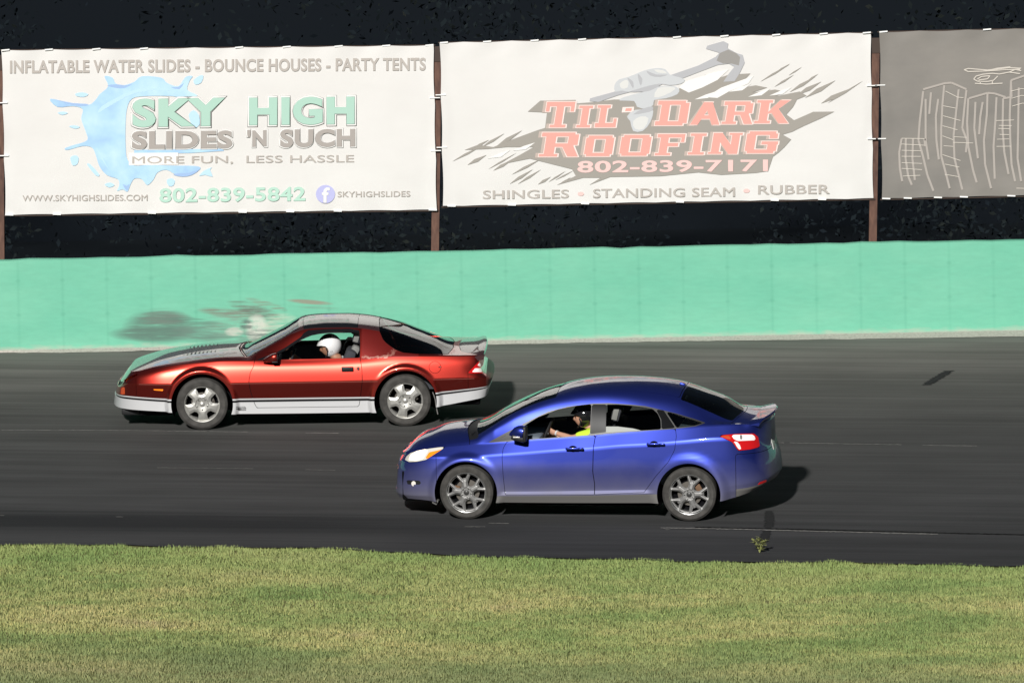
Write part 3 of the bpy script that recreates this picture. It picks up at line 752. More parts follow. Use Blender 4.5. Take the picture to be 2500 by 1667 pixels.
# ---------------------------------------------------------------- concrete wall
mat('wall_green', (.2,.66,.42), .6)
def _wall():
    m = MATS['wall_green']; tc = nd(m,'ShaderNodeTexCoord'); sep = nd(m,'ShaderNodeSeparateXYZ'); lk(m, tc.outputs['Object'], sep.inputs[0]); x, z = sep.outputs[0], sep.outputs[2]
    n = noise(m, coords(m,(.6,1,1.6)), 1.3, 5, .55); fine = noise(m, coords(m,(.5,1,2)), 9, 5, .6)
    col = ramp(m, n, [(.28,lit(118,212,178,.71)),(.5,lit(126,216,182,.715)),(.72,lit(134,219,185,.725))])
    col = mix(m, 1.0, col, ramp(m, fine, [(.3,.94),(.7,1.04)]), 'MULTIPLY')
    # formwork panel joints about 1.18 m apart, faint and uneven
    fr = mth(m,'ABSOLUTE', mth(m,'SUBTRACT', mth(m,'FRACT', mth(m,'DIVIDE', mth(m,'ADD', x, 20.1), .598)), .5))
    j = nd(m,'ShaderNodeMapRange'); j.inputs['From Min'].default_value = .052; j.inputs['From Max'].default_value = .0; lk(m, fr, j.inputs['Value'])
    jn = noise(m, coords(m,(1,1,.7)), 2.4, 3)
    col = mix(m, mth(m,'MULTIPLY', j.outputs[0], mth(m,'MULTIPLY', jn, .38)), col, lit(92,190,156,.66))
    # tie holes: two rows of small marks on the joints
    zz = mth(m,'MINIMUM', mth(m,'ABSOLUTE', mth(m,'SUBTRACT', z, .96)), mth(m,'ABSOLUTE', mth(m,'SUBTRACT', z, .50)))
    h = mth(m,'ADD', mth(m,'POWER', mth(m,'MULTIPLY', fr, .598), 2.), mth(m,'MULTIPLY', mth(m,'POWER', zz, 2.), 2.2)); hm = nd(m,'ShaderNodeMapRange'); hm.inputs['From Min'].default_value = .0022; hm.inputs['From Max'].default_value = .0; lk(m, h, hm.inputs['Value'])
    col = mix(m, mth(m,'MULTIPLY', hm.outputs[0], .17), col, lit(70,165,135,.62))
    # touched-up paint in blocks, slightly different green
    tb = nd(m,'ShaderNodeTexVoronoi'); tb.inputs['Scale'].default_value = 1.; lk(m, coords(m,(.55,0,1.1)), tb.inputs['Vector'])
    rgb = nd(m,'ShaderNodeRGBToBW'); lk(m, tb.outputs['Color'], rgb.inputs[0]); col = mix(m, .06, col, ramp(m, rgb.outputs[0], [(0,.2),(1,.8)]), 'SOFT_LIGHT')
    # scuff: tyre and paint marks where cars have rubbed the wall
    def blob(cx, cz, rx, rz, dens, c, sc=(.6,1,5), thr=(.42,.60), shear=0.):
        nonlocal col
        dx = mth(m,'DIVIDE', mth(m,'SUBTRACT', x, cx), rx); dz = mth(m,'DIVIDE', mth(m,'ADD', mth(m,'SUBTRACT', z, cz), mth(m,'MULTIPLY', mth(m,'SUBTRACT', x, cx), shear)), rz)
        rr = mth(m,'ADD', mth(m,'POWER', dx, 2.), mth(m,'POWER', dz, 2.)); e = nd(m,'ShaderNodeMapRange'); e.inputs['From Min'].default_value = 1.; e.inputs['From Max'].default_value = .35; lk(m, rr, e.inputs['Value'])
        nn = noise(m, coords(m, sc, (cx,0,cz*3)), 5, 6, .65); t = nd(m,'ShaderNodeMapRange'); t.inputs['From Min'].default_value = thr[0]; t.inputs['From Max'].default_value = thr[1]; lk(m, nn, t.inputs['Value'])
        col = mix(m, mth(m,'MULTIPLY', mth(m,'MULTIPLY', e.outputs[0], t.outputs[0]), dens), col, c)
    dk = lit(86,120,106,.85)
    blob(-4.75,.31,.52,.26,.80,dk,(.28,1,4.5),(.34,.50)); blob(-4.85,.22,.62,.12,.85,dk,(.25,1,7),(.32,.46)); blob(-4.70,.42,.40,.11,.75,lit(104,112,104),(.25,1,9),(.40,.54)); blob(-4.15,.22,.50,.15,.8,lit(96,124,112),(.35,1,6),(.36,.52))
    blob(-4.35,.38,.60,.06,.6,dk,(.2,1,10),(.42,.55),.15)
    blob(-3.62,.32,.56,.30,.75,lit(122,156,138),(.6,1,6),(.42,.60)); blob(-3.80,.47,.46,.07,.8,lit(120,104,96),(.3,1,11),(.40,.54),.12); blob(-3.45,.50,.40,.10,.8,lit(96,92,84),(.35,1,9),(.44,.56),.32); blob(-3.30,.58,.30,.05,.6,lit(130,100,92),(.3,1,11),(.40,.54),.3)
    blob(-3.44,.25,.17,.22,.9,lit(206,208,196),(1.1,1,2),(.30,.50)); blob(-3.74,.22,.15,.07,.75,lit(200,200,188),(.9,1,4),(.34,.52)); blob(-3.12,.30,.30,.17,.6,lit(196,204,184),(.6,1,5),(.38,.56)); blob(-3.3,.16,.45,.10,.8,lit(92,110,104),(.5,1,6),(.42,.56)); blob(-3.58,.30,.10,.10,.8,lit(84,104,96),(.8,1,5),(.40,.52))
    blob(-2.72,.60,.34,.035,.7,lit(150,114,104),(.3,1,10),(.34,.5),.10); blob(-2.6,.52,.30,.02,.5,lit(110,150,130),(.3,1,10),(.34,.5),.05); blob(-3.9,.12,.9,.05,.5,dk,(.2,1,9),(.42,.56))
    # splashed grey along the foot
    ft = nd(m,'ShaderNodeMapRange'); ft.inputs['From Min'].default_value = .09; ft.inputs['From Max'].default_value = .0; lk(m, mth(m,'ADD', z, mth(m,'MULTIPLY', mth(m,'SUBTRACT', fine, .5), .16)), ft.inputs['Value'])
    col = mix(m, mth(m,'MULTIPLY', ft.outputs[0], .8), col, lit(196,190,176))
    lk(m, col, bsdf(m).inputs['Base Color'])
_wall()
wz = ground_z(YW)
wall = empty('concrete_wall', None, Matrix.Translation((0,YW,wz))); finish(wall, 'long green painted concrete wall at the outer edge of the track', 'wall')
xs = np.linspace(-40,40,321); r = np.random.default_rng(3); V=[]
for x in xs:
    dz = .006*r.normal(); V += [(x,0,-.3),(x,0,.0),(x,0,1.235+dz),(x,.03,1.247+dz),(x,.26,1.247+dz),(x,.28,1.235+dz),(x,.28,-.4)]
F=[(7*i+j,7*i+7+j,7*i+8+j,7*i+1+j) for i in range(320) for j in range(6)]
pydata('wall_face', V, F, 'wall_green', wall, True, 30)
# ---------------------------------------------------------------- banner posts and rails
mat('post_brown', lit(112,74,58,.75), .7); mat('rail_dark', (.05,.03,.022), .7); mat('tie', (.92,.92,.9), .4)
def _post():
    m = MATS['post_brown']; n = noise(m, coords(m,(1,1,.3)), 14, 5); lk(m, ramp(m, n, [(.3,lit(84,52,42,.7)),(.7,lit(132,94,76,.7))]), bsdf(m).inputs['Base Color'])
_post()
YB = 12.017
def post(x0, x1, w, nm, lab):
    p = empty('banner_post', None, Matrix.Translation((x0, YB+.12, zprof(YB)))); finish(p, lab, 'post', 'brown posts holding the banners')
    h = 5.235-zprof(YB); t = (x1-x0)/(5.28-2.45); b = x0-(2.45-zprof(YB))*t-x0
    MB().box((b-w/2,-.06,-.3),(b+w/2,.06,0)).add([(b+sx*w/2+dz*t, sy*.06, dz) for dz in (0,h) for sx,sy in ((-1,-1),(1,-1),(1,1),(-1,1))], [(0,1,5,4),(1,2,6,5),(2,3,7,6),(3,0,4,7),(4,5,6,7)]).obj('shaft','post_brown',p,False)
    MB().box((b+h*t-w/2-.008,-.07,h-.20),(b+h*t+w/2+.008,.07,h+.01),bev=.004).obj('dark_cap','rail_dark',p,False)
    return p
post(-1.026, -.93, .105, 'a', 'brown post between the water slide banner and the roofing banner')
post(4.944, 5.035, .105, 'b', 'brown post between the roofing banner and the grey banner')
post(-6.95, -6.90, .105, 'c', 'brown post at the left end of the water slide banner')
post(10.9, 10.98, .105, 'd', 'brown post at the right end of the grey banner')
def zb(kx, x): return kx[0]+(kx[1]-kx[0])*(x-kx[2])/(kx[3]-kx[2])

# ---------------------------------------------------------------- banners
def banner_sheet(parent, x0, x1, zt, zbm, m, sag, seed):
    nx, nz = 150, 50; r = np.random.default_rng(seed); V=[]
    ph = r.random(8)*6
    for j in range(nz+1):
        v = j/nz
        for i in range(nx+1):
            u = i/nx; x = x0+(x1-x0)*u; top = zt[0]+(zt[1]-zt[0])*u; bot = zbm[0]+(zbm[1]-zbm[0])*u
            et = sag*abs(math.sin(u*math.pi*9+ph[0]))*max(0,(v-.93)/.07); eb = sag*.6*abs(math.sin(u*math.pi*9+ph[1]))*max(0,(.07-v)/.07)
            el = .012*abs(math.sin(v*math.pi*3))*max(0,(.03-u)/.03); er = .012*abs(math.sin(v*math.pi*3+.3))*max(0,(u-.97)/.03)
            edge = max(0,(abs(v-.5)-.40)/.10)+max(0,(abs(u-.5)-.47)/.03)
            y = .010*edge*math.sin(u*60+ph[2]+math.sin(v*9)); y += .016
            V.append((x+el-er, y, bot+(top-bot)*v-et+eb))
    n = nx+1; F=[(j*n+i,j*n+i+1,(j+1)*n+i+1,(j+1)*n+i) for j in range(nz) for i in range(nx)]
    k=len(V); V += [(x,y+.003,z) for x,y,z in V]; F += [tuple(a+k for a in f[::-1]) for f in F]
    return pydata('sheet', V, F, m, parent, True, None)
def banner(name, label, cx0, cx1, zt, zbm, m, seed, ties):
    o = empty('banner', None, Matrix.Translation((cx0, YB, zbm[0]))); finish(o, label, 'banner', 'banners hung above the wall')
    L = cx1-cx0; ZT=(zt[0]-zbm[0], zt[1]-zbm[0]); ZB=(0, zbm[1]-zbm[0])
    banner_sheet(o, 0, L, ZT, ZB, m, .013, seed)
    rl = MB()
    rl.tube([(-.02,.05,ZB[0]-.012),(L+.02,.05,ZB[1]-.012)], .012, 6).tube([(-.02,.05,ZT[0]-.006),(L+.02,.05,ZT[1]-.006)], .010, 6).obj('edge_rail','rail_dark',o)
    t = MB()
    for u in ties[0]: z = ZT[0]+(ZT[1]-ZT[0])*u; t.box((L*u-.055,-.006,z-.012),(L*u+.055,.03,z+.006),rot=('Y',R(-4),(L*u,0,z)))
    for u in ties[1]: z = ZB[0]+(ZB[1]-ZB[0])*u; t.box((L*u-.055,-.006,z-.006),(L*u+.055,.03,z+.012),rot=('Y',R(3),(L*u,0,z)))
    for v in (.36,.68):
        for u,s in ((0,-1),(1,1)):
            z = (ZB[0]+(ZB[1]-ZB[0])*u)*(1-v)+(ZT[0]+(ZT[1]-ZT[0])*u)*v; t.box((L*u-.07,-.006,z-.007),(L*u+.07,.02,z+.007))
    t.obj('tie_straps','tie',o,False)
    return o
mat('vinyl', (.72,.695,.67), .6); mat('vinyl_grey', lit(150,144,137,.9), .65)
def _vin():
    for nm, a, b in (('vinyl',(.685,.665,.645),(.735,.715,.695)),('vinyl_grey',lit(132,128,123,.78),lit(154,148,141,.78))):
        m = MATS[nm]; n = noise(m, coords(m,(.5,1,1)), 1.4, 4); lk(m, ramp(m, n, [(.3,a),(.7,b)]), bsdf(m).inputs['Base Color'])
        # back of the cloth lets nothing through but keeps a soft ripple
        bump(m, noise(m, coords(m,(.8,1,.5)), 3.0, 3), .25, .02)
_vin()
T9 = [.01,.11,.22,.33,.55,.66,.78,.89,.99]
B1 = banner('b1','white banner with a blue splash advertising inflatable water slides', -6.87,-.985,(5.315,5.268),(3.068,3.022),'vinyl',1,(T9,[.01,.12,.34,.55,.66,.77,.99]))
B2 = banner('b2','white banner with red roofing lettering and a hand swinging a hammer', -.905,4.965,(5.300,5.322),(3.070,3.060),'vinyl',2,(T9,[.02,.16,.33,.55,.77,.88]))
B3 = banner('b3','grey banner with pale outlines of tall buildings and a helicopter', 5.075,10.95,(5.330,5.345),(3.055,3.07),'vinyl_grey',3,([.01,.25,.5,.75,.99],[.01,.06,.13,.19,.3,.5,.7]))
class Art:
    """artwork drawn on a banner in its own units (u right, v down), laid flush on the cloth in thin sheets"""
    def __init__(s, ban, k): s.b=ban; s.k=k
    def p(s, u, v, lay):
        (a,b,c),(d,e,f) = s.k; return (a*u+b*v+c, .008-.0018*lay, d*u+e*v+f)
    def polys(s, name, ps, m, lay=1, parent=None, smooth=0):
        """each polygon triangulated through a filled curve"""
        V=[];F=[]
        for P in ps:
            if smooth: P = [tuple(a) for a in spl(P, smooth, True)]
            bm = bmesh.new(); vs=[bm.verts.new(s.p(u,v,lay+.05*(len(V)%7))) for u,v in P]
            es=[bm.edges.new((vs[i],vs[(i+1)%len(vs)])) for i in range(len(vs))]
            r_ = bmesh.ops.triangle_fill(bm, use_beauty=True, edges=es); bm.verts.index_update()
            k=len(V); V += [v.co.copy() for v in bm.verts]; F += [tuple(v.index+k for v in f.verts) for f in bm.faces]; bm.free()
        o = pydata(name, V, F, m, parent or s.b, False); return o
    def text(s, txt, box, m, lay=2, bold=0.0, name='lettering', shear=0., parent=None, dv=0.):
        """box = u0,v0,u1,v1 of the ink; dv = fall of the right end"""
        cu = bpy.data.curves.new(name,'FONT'); cu.body = txt; cu.size=1; cu.bevel_depth=bold*.9; cu.bevel_resolution=1; cu.shear=shear; cu.resolution_u=4
        cu.space_character = 1+bold*1.6
        o = bpy.data.objects.new(name, cu); COL.objects.link(o); dg = bpy.context.evaluated_depsgraph_get()
        me = bpy.data.meshes.new_from_object(o.evaluated_get(dg)); bpy.data.objects.remove(o); bpy.data.curves.remove(cu)
        n=len(me.vertices); a=np.empty(n*3); me.vertices.foreach_get('co',a); a=a.reshape(-1,3)
        lo,hi=a.min(0),a.max(0); U=box[0]+(a[:,0]-lo[0])/(hi[0]-lo[0])*(box[2]-box[0]); Vv=box[3]-(a[:,1]-lo[1])/(hi[1]-lo[1])*(box[3]-box[1])+dv*(U-box[0])/(box[2]-box[0])
        out=np.array([s.p(u,v,lay) for u,v in zip(U,Vv)]); out[:,1] -= .00022*np.clip(a[:,2]/max(bold*.9,1e-6),-1,1)*(bold>0)
        me.vertices.foreach_set('co',out.ravel()); me.update(); me.materials.clear()
        return link(name, me, m, parent or s.b)
mat('ink_grey', lit(186,178,171), .6); mat('ink_grey2', lit(172,164,158), .6); mat('ink_green', lit(176,212,196), .6); mat('ink_green2', lit(186,222,205), .6)
mat('ink_blue', lit(176,212,240), .6); mat('ink_blue2', lit(192,226,246), .6); mat('ink_blue3', lit(160,190,232), .6); mat('ink_white', (.82,.80,.78), .6); mat('ink_violet', lit(190,190,234), .6); mat('ink_pale', lit(210,204,198), .6)
mat('ink_back', lit(160,154,146), .6); mat('ink_red', lit(240,166,154), .6); mat('ink_redgrey', lit(196,178,168), .6); mat('ink_outline', lit(252,228,222), .6); mat('ink_pink', lit(240,202,197), .6)
mat('ink_hand', lit(203,205,208), .6); mat('ink_hand2', lit(182,182,186), .6); mat('ink_hand3', lit(222,221,218), .6); mat('ink_hand4', lit(152,148,144), .6); mat('chalk', lit(174,166,159,.95), .7); mat('chalk_bright', lit(208,200,190,.95), .7)
def _blue():
    m = MATS['ink_blue']; n = noise(m, coords(m,(1,1,1)), 2.2, 3); lk(m, ramp(m, n, [(.32,lit(160,196,236)),(.5,lit(178,216,243)),(.68,lit(198,230,248))]), bsdf(m).inputs['Base Color'])
_blue()
A1 = Art(B1, ((.0026071,-5.709e-05,-.01211),(-5.097e-05,-.00260719,2.483245)))
A2 = Art(B2, ((.00260729,-4.794e-05,-.12722),(-5.097e-05,-.0026072,2.47831)))
A3 = Art(B3, ((.00163552,-2.542e-05,-.25667),(-3.196e-05,-.00163488,2.43442)))
# -- water slide banner
A1.text('INFLATABLE WATER SLIDES - BOUNCE HOUSES - PARTY TENTS', (52,146,2222,214), 'ink_grey', 2, .034, dv=-15)
splash = [(545,228),(565,280),(520,322),(498,352),(460,378),(370,368),(262,345),(300,388),(380,384),(432,400),(424,450),(445,510),(458,555),(430,574),(380,588),(338,604),(355,612),(430,592),(480,600),(500,640),(520,700),(560,745),(615,765),(622,798),(610,826),(640,818),(665,830),(682,790),(702,762),(740,765),(768,796),(800,768),(822,730),(870,716),(920,742),(980,750),(1045,712),(1020,696),(900,694),(780,690),(700,694),(664,660),(656,600),(655,500),(662,400),(690,345),(760,332),(900,332),(985,348),(1030,328),(978,300),(990,252),(1005,228),(968,232),(930,280),(870,262),(842,236),(742,228),(700,258),(640,276),(602,264),(588,236)]
sp = A1.polys('splash', [splash], 'ink_blue', 1, None, 3)
A1.polys('splash_drop', [[(395,318),(430,312),(462,322),(440,336),(400,332)],[(360,490),(385,484),(418,492),(395,502)],[(300,418),(330,412),(355,420),(325,430)],[(368,650),(392,640),(410,652),(404,686),(380,694),(370,672)],[(455,690),(470,686),(520,742),(500,746)],[(545,792),(575,782),(598,796),(570,808)],[(870,770),(895,760),(912,772),(905,798),(880,800)],[(1040,748),(1062,722),(1108,702),(1096,716),(1110,752),(1070,742)],[(1000,480),(985,430),(1010,405),(1038,430),(1042,480),(1015,498)],[(1010,250),(1040,226),(1062,226),(1050,262),(1020,272)]], 'ink_blue2', 1.5, sp, 2)
A1.polys('splash_shade', [[(560,276),(600,288),(650,290),(690,268),(655,276),(610,270)],[(905,742),(950,752),(1000,744),(1040,716),(985,732),(930,734)],[(462,380),(420,384),(370,376),(300,352),(380,368),(450,372)],[(890,284),(935,296),(960,262),(930,284)],[(640,790),(662,826),(676,790),(660,800)]], 'ink_blue3', 1.5, sp, 2)
A1.polys('splash_shine', [[(510,420),(530,385),(600,345),(700,300),(820,288),(900,305),(820,300),(700,318),(610,362),(545,400)],[(505,600),(530,660),(580,730),(560,700),(528,640)]], 'ink_blue2', 1.6, sp, 2)
A1.polys('text_backing', [[(672,628),(930,626),(930,690),(672,692)]], 'ink_white', 1.8, sp)
A1.polys('underline', [[(700,612),(1160,606),(1170,617),(1000,628),(700,634)]], 'ink_blue', 1.7, sp)
for t, b, dv in (('SKY',(690,345,1178,497),-8),('HIGH',(1300,338,1852,486),-6)):
    A1.text(t, (b[0]-9,b[1]-9,b[2]+9,b[3]+9), 'ink_white', 2.0, .085, 'lettering_outline', dv=dv); A1.text(t, b, 'ink_green', 3, .062, dv=dv)
for t, b in (('SLIDES',(688,514,1214,609)),("'N",(1290,508,1392,598)),('SUCH',(1462,505,1855,600))):
    A1.text(t, (b[0]-7,b[1]-6,b[2]+7,b[3]+6), 'ink_white', 2.0, .075, 'lettering_outline', dv=-4); A1.text(t, b, 'ink_grey2', 3, .052, dv=-4)
A1.text('MORE FUN,  LESS HASSLE', (690,646,1848,690), 'ink_grey', 3, .006, dv=-8)
A1.text('WWW.SKYHIGHSLIDES.COM', (116,848,770,880), 'ink_grey', 3, .012, dv=-3)
A1.text('802-839-5842', (832,812,1595,888), 'ink_green2', 3, .030, dv=-8)
A1.polys('round_logo', [[(1699+50*math.cos(a), 843+48*math.sin(a)) for a in np.linspace(0,2*math.pi,32,endpoint=False)]], 'ink_violet', 2)
A1.text('f', (1680,808,1722,888), 'ink_white', 3, .03, 'logo_letter')
A1.text('SKYHIGHSLIDES', (1762,829,2142,859), 'ink_grey', 3, .012, dv=-3)
# -- roofing banner
r = np.random.default_rng(12)
def streaks(u0,v0,u1,v1,n,lmin,lmax,wd):
    out=[]
    for i in range(n):
        t=(i+r.random()*.8)/n; u=u0+(u1-u0)*t; v=v0+(v1-v0)*t; L=lmin+(lmax-lmin)*r.random(); w=wd*(.5+r.random()); a=R(27+6*r.random()); du,dv=math.cos(a),-math.sin(a)
        out.append([(u,v),(u+du*L*.4-w*.15,v+dv*L*.4-w*.45),(u+du*L,v+dv*L),(u+du*L*.5+w*.2,v+dv*L*.5+w*.45)])
    return out
backing = [(510,455),(575,398),(760,394),(765,412),(850,406),(960,392),(1050,392),(1190,388),(1220,380),(1345,300),(1440,262),(1480,290),(1560,262),(1672,256),(1640,290),(1560,322),(1560,342),(1700,318),(1760,330),(1680,356),(1800,340),(1860,352),(1800,376),(1930,350),(1965,372),(1915,392),(1895,430),(1860,470),(1900,500),(2000,456),(2110,455),(2040,490),(1950,530),(1890,560),(1840,575),(1885,600),(1850,640),(1820,668),(1790,690),(1765,765),(1700,775),(1520,785),(1400,772),(1200,792),(940,796),(830,838),(890,800),(800,800),(660,838),(760,790),(740,755),(600,720),(520,700),(380,728),(470,680),(540,640),(400,640),(300,650),(180,655),(250,628),(330,640),(430,600),(560,552),(600,540),(610,460)]
bk = A2.polys('dark_splash', [backing], 'ink_back', 1)
A2.polys('splash_streaks', streaks(100,712,470,795,5,90,190,18)+streaks(370,832,700,838,4,60,150,12)+streaks(1720,300,2060,420,6,90,190,17)+streaks(1740,235,2000,300,3,60,120,9)+streaks(2060,410,2080,412,1,200,220,16)+streaks(180,650,420,630,3,90,170,18)+streaks(590,830,700,800,2,80,140,13), 'ink_back', 1.15, bk)
A2.polys('light_streaks', [[(1300,330),(1330,300),(1480,250),(1560,235),(1500,290),(1420,330),(1350,356)],[(1440,380),(1520,330),(1690,268),(1660,310),(1560,350),(1500,384)]]+[[(a,b),(a+60,b-26),(a+118,b-44),(a+70,b-8)] for a,b in ((1380,392),(1560,352),(1660,378),(1770,372),(1190,372),(300,700),(430,660))], 'ink_white', 1.5, bk)
def bx(x0,y0,x1,y1): return [(x0,y0),(x1,y0),(x1,y1),(x0,y1)]
GLYPH = dict(
 T=[bx(.37,0,.63,1),bx(0,.82,1,1),bx(0,.62,.13,.86),bx(.87,.62,1,.86),bx(.22,0,.78,.11)],
 I=[bx(.27,0,.73,1),bx(.05,.88,.95,1),bx(.05,0,.95,.12)],
 L=[bx(.17,0,.47,1),bx(.02,.88,.62,1),bx(.02,0,.98,.20),bx(.84,.16,.98,.40)],
 D=[bx(.12,0,.38,1),bx(0,.83,.86,1),bx(0,0,.86,.17),bx(.71,.09,.98,.91)],
 A=[[(0,0),(.26,0),(.66,1),(.36,1)],[(.74,0),(1,0),(.66,1),(.38,1)],bx(.22,.26,.78,.42)],
 R=[bx(.12,0,.38,1),bx(0,.83,.86,1),bx(.3,.40,.86,.55),bx(.70,.48,.96,.92),[(.74,0),(1.02,0),(.84,.48),(.54,.48)],bx(0,0,.48,.11)],
 K=[bx(.12,0,.38,1),[(.32,.40),(.54,.46),(1,1),(.70,1)],[(.74,0),(1.04,0),(.66,.66),(.42,.58)],bx(0,.89,.48,1),bx(0,0,.48,.11)],
 O=[bx(.03,.10,.31,.90),bx(.69,.10,.97,.90),bx(.10,.83,.90,1),bx(.10,0,.90,.17)],
 F=[bx(.12,0,.40,1),bx(0,.83,.96,1),bx(.3,.42,.76,.58),bx(.84,.62,.96,.86),bx(0,0,.54,.11)],
 N=[bx(.08,0,.33,1),bx(.67,0,.92,1),[(.64,0),(.92,0),(.36,1),(.08,1)],bx(0,0,.42,.10),bx(.58,.90,1,1)],
 G=[bx(.03,.10,.31,.90),bx(.10,.83,.90,1),bx(.10,0,.90,.17),bx(.69,.10,.97,.50),bx(.50,.40,1.0,.54),bx(.72,.68,.96,.90)])
def slab(words):
    for nm, m_, lay, e, du in (('lettering_shadow','ink_redgrey',2.0,9,-9),('lettering_outline','ink_outline',2.8,5,2),('lettering','ink_red',3.6,0,0)):
        V=[];F=[];q=0
        for ch,(u0,v0,u1,v1) in words:
            for P in GLYPH[ch]:
                cx=sum(p[0] for p in P)/4; cy=sum(p[1] for p in P)/4; k=len(V)
                for x,y in P:
                    u=u0+(u1-u0)*x+math.copysign(e,x-cx)+du; v=v1-(v1-v0)*y-math.copysign(e*.62,y-cy); V.append(A2.p(u+.16*(v1-v), v, lay+(q%6)*.05))
                F.append((k,k+1,k+2,k+3)); q+=1
        pydata(nm, V, F, m_, B2, False)
slab([('T',(590,404,738,538)),('I',(758,424,838,538)),('L',(856,422,970,537)),('D',(1172,398,1340,527)),('A',(1356,406,1510,524)),('R',(1520,402,1678,520)),('K',(1690,396,1862,516))])
slab([('R',(566,564,768,690)),('O',(796,580,952,688)),('O',(980,576,1146,686)),('F',(1172,572,1322,683)),('I',(1340,569,1432,680)),('N',(1450,566,1616,676)),('G',(1634,558,1808,672))])
A2.polys('apostrophe', [[(1005,432),(1065,430),(1062,458),(1000,460)]], 'ink_outline', 3.0); A2.polys('apostrophe_core', [[(1022,438),(1054,437),(1050,452),(1018,453)]], 'ink_red', 3.6)
A2.text('802-839-7171', (768,712,1765,776), 'ink_pink', 3, .035, dv=-8)
A2.text('SHINGLES', (275,866,725,912), 'ink_grey', 3, .016, dv=-5); A2.text('STANDING SEAM', (850,858,1592,906), 'ink_grey', 3, .016, dv=-8); A2.text('RUBBER', (1712,840,2088,888), 'ink_grey', 3, .016, dv=-4)
A2.polys('dots', [[(c[0]+17*math.cos(a),c[1]+11*math.sin(a)) for a in np.linspace(0,2*math.pi,16,endpoint=False)] for c in ((786,884),(1652,868))], 'ink_pink', 3)
hd = A2.polys('hammer', [[(832,400),(835,386),(960,352),(1100,300),(1240,270),(1400,215),(1490,170),(1510,148),(1440,128),(1446,112),(1530,88),(1556,100),(1552,124),(1600,150),(1632,160),(1642,200),(1618,250),(1590,296),(1530,300),(1560,256),(1588,222),(1560,205),(1500,212),(1400,250),(1270,300),(1130,330),(980,370),(880,405)]], 'ink_hand2', 2.2)
A2.polys('hammer_head_shade', [[(1512,150),(1556,132),(1600,152),(1618,172),(1612,215),(1575,205),(1530,205),(1495,190)]], 'ink_hand4', 2.6, hd)
A2.polys('hand', [[(966,352),(962,318),(985,288),(1030,276),(1080,256),(1120,240),(1180,228),(1228,234),(1252,262),(1300,276),(1330,290),(1310,310),(1250,318),(1200,310),(1140,322),(1082,340),(1040,352),(1000,346)],[(1010,380),(1120,350),(1190,325),(1260,320),(1300,336),(1290,365),(1230,386),(1170,395),(1165,420),(1130,440),(1080,430),(1065,400),(990,398)],[(1070,446),(1150,446),(1165,456),(1150,510),(1110,556),(1060,556),(1045,505),(1028,480)]], 'ink_hand', 2.8, hd, 2)
A2.polys('hand_shade', [[(1040,352),(1082,338),(1150,318),(1210,312),(1150,345),(1100,352)],[(1030,278),(1060,300),(1060,335),(1040,300)],[(1085,258),(1108,285),(1100,320),(1088,290)],[(1130,242),(1180,262),(1240,262),(1200,275),(1150,268)],[(1110,440),(1160,428),(1160,450),(1120,462),(1060,470)]], 'ink_hand2', 3.3, hd, 2)
A2.polys('hand_light', [[(990,310),(1020,290),(1035,300),(1030,330),(1000,335)],[(1060,505),(1100,480),(1140,490),(1115,545),(1070,545)],[(1170,236),(1215,240),(1235,255),(1190,252)],[(1190,332),(1255,325),(1280,338),(1220,372),(1170,380)]], 'ink_hand3', 3.3, hd, 2)
# -- grey banner: chalk-like towers and a helicopter
def lines(name, segs, w, m, lay, par=None):
    ps=[]
    for P in segs:
        for (a,b),(c,d) in zip(P,P[1:]):
            L=math.hypot(c-a,d-b); nx_,ny_=-(d-b)/L*w/2,(c-a)/L*w/2; ps.append([(a+nx_,b+ny_),(c+nx_,d+ny_),(c-nx_,d-ny_),(a-nx_,b-ny_)])
    V=[];F=[]
    for q,P in enumerate(ps):
        k=len(V); V += [A3.p(u,v,lay+(q%9)*.06) for u,v in P]; F.append((k,k+1,k+2,k+3))
    return pydata(name, V, F, m, par or B3, False)
tw=[[(525,590),(495,850),(485,1000),(520,1120),(560,1290),(610,1420)],[(525,575),(700,525),(760,520),(885,575)],[(700,540),(685,700),(675,900),(675,1130),(720,1300),(745,1400)],[(820,575),(800,750),(778,960),(785,1150),(830,1330),(850,1410)],[(885,580),(870,700),(850,900)],[(590,600),(575,780)],[(545,655),(545,1000),(570,1160)],[(650,655),(630,800),(635,1000),(655,1160)],
 [(900,650),(890,850),(900,1050),(940,1250),(970,1350)],[(905,650),(1060,605),(1120,610),(1210,640)],[(1060,610),(1055,780),(1030,1000),(1040,1200),(1090,1400)],[(1135,640),(1125,850),(1110,1050),(1120,1320)],[(960,680),(950,900),(980,1150)],[(1020,680),(1000,800),(990,950)],
 [(1190,650),(1185,900),(1200,1100),(1235,1280)],[(1190,650),(1260,640),(1255,500),(1370,460),(1500,520)],[(1255,520),(1245,800),(1250,1000),(1260,1200),(1290,1340)],[(1320,560),(1315,900),(1310,1150),(1340,1340)],[(345,985),(325,1100),(330,1230),(350,1340)],[(380,985),(378,1150),(400,1300),(430,1370)],[(440,985),(435,1150),(455,1330)],[(535,985),(540,1050)],[(850,900),(890,1000),(880,1100)],
 [(1420,540),(1400,900),(1410,1300)],[(1500,520),(1490,900),(1500,1330)],[(1600,640),(1590,1000),(1610,1340)],[(1600,640),(1720,600),(1850,650)],[(1850,650),(1840,1000),(1860,1330)],[(1720,610),(1712,1000),(1730,1350)]]
lines('towers', tw, 17, 'chalk', 1)
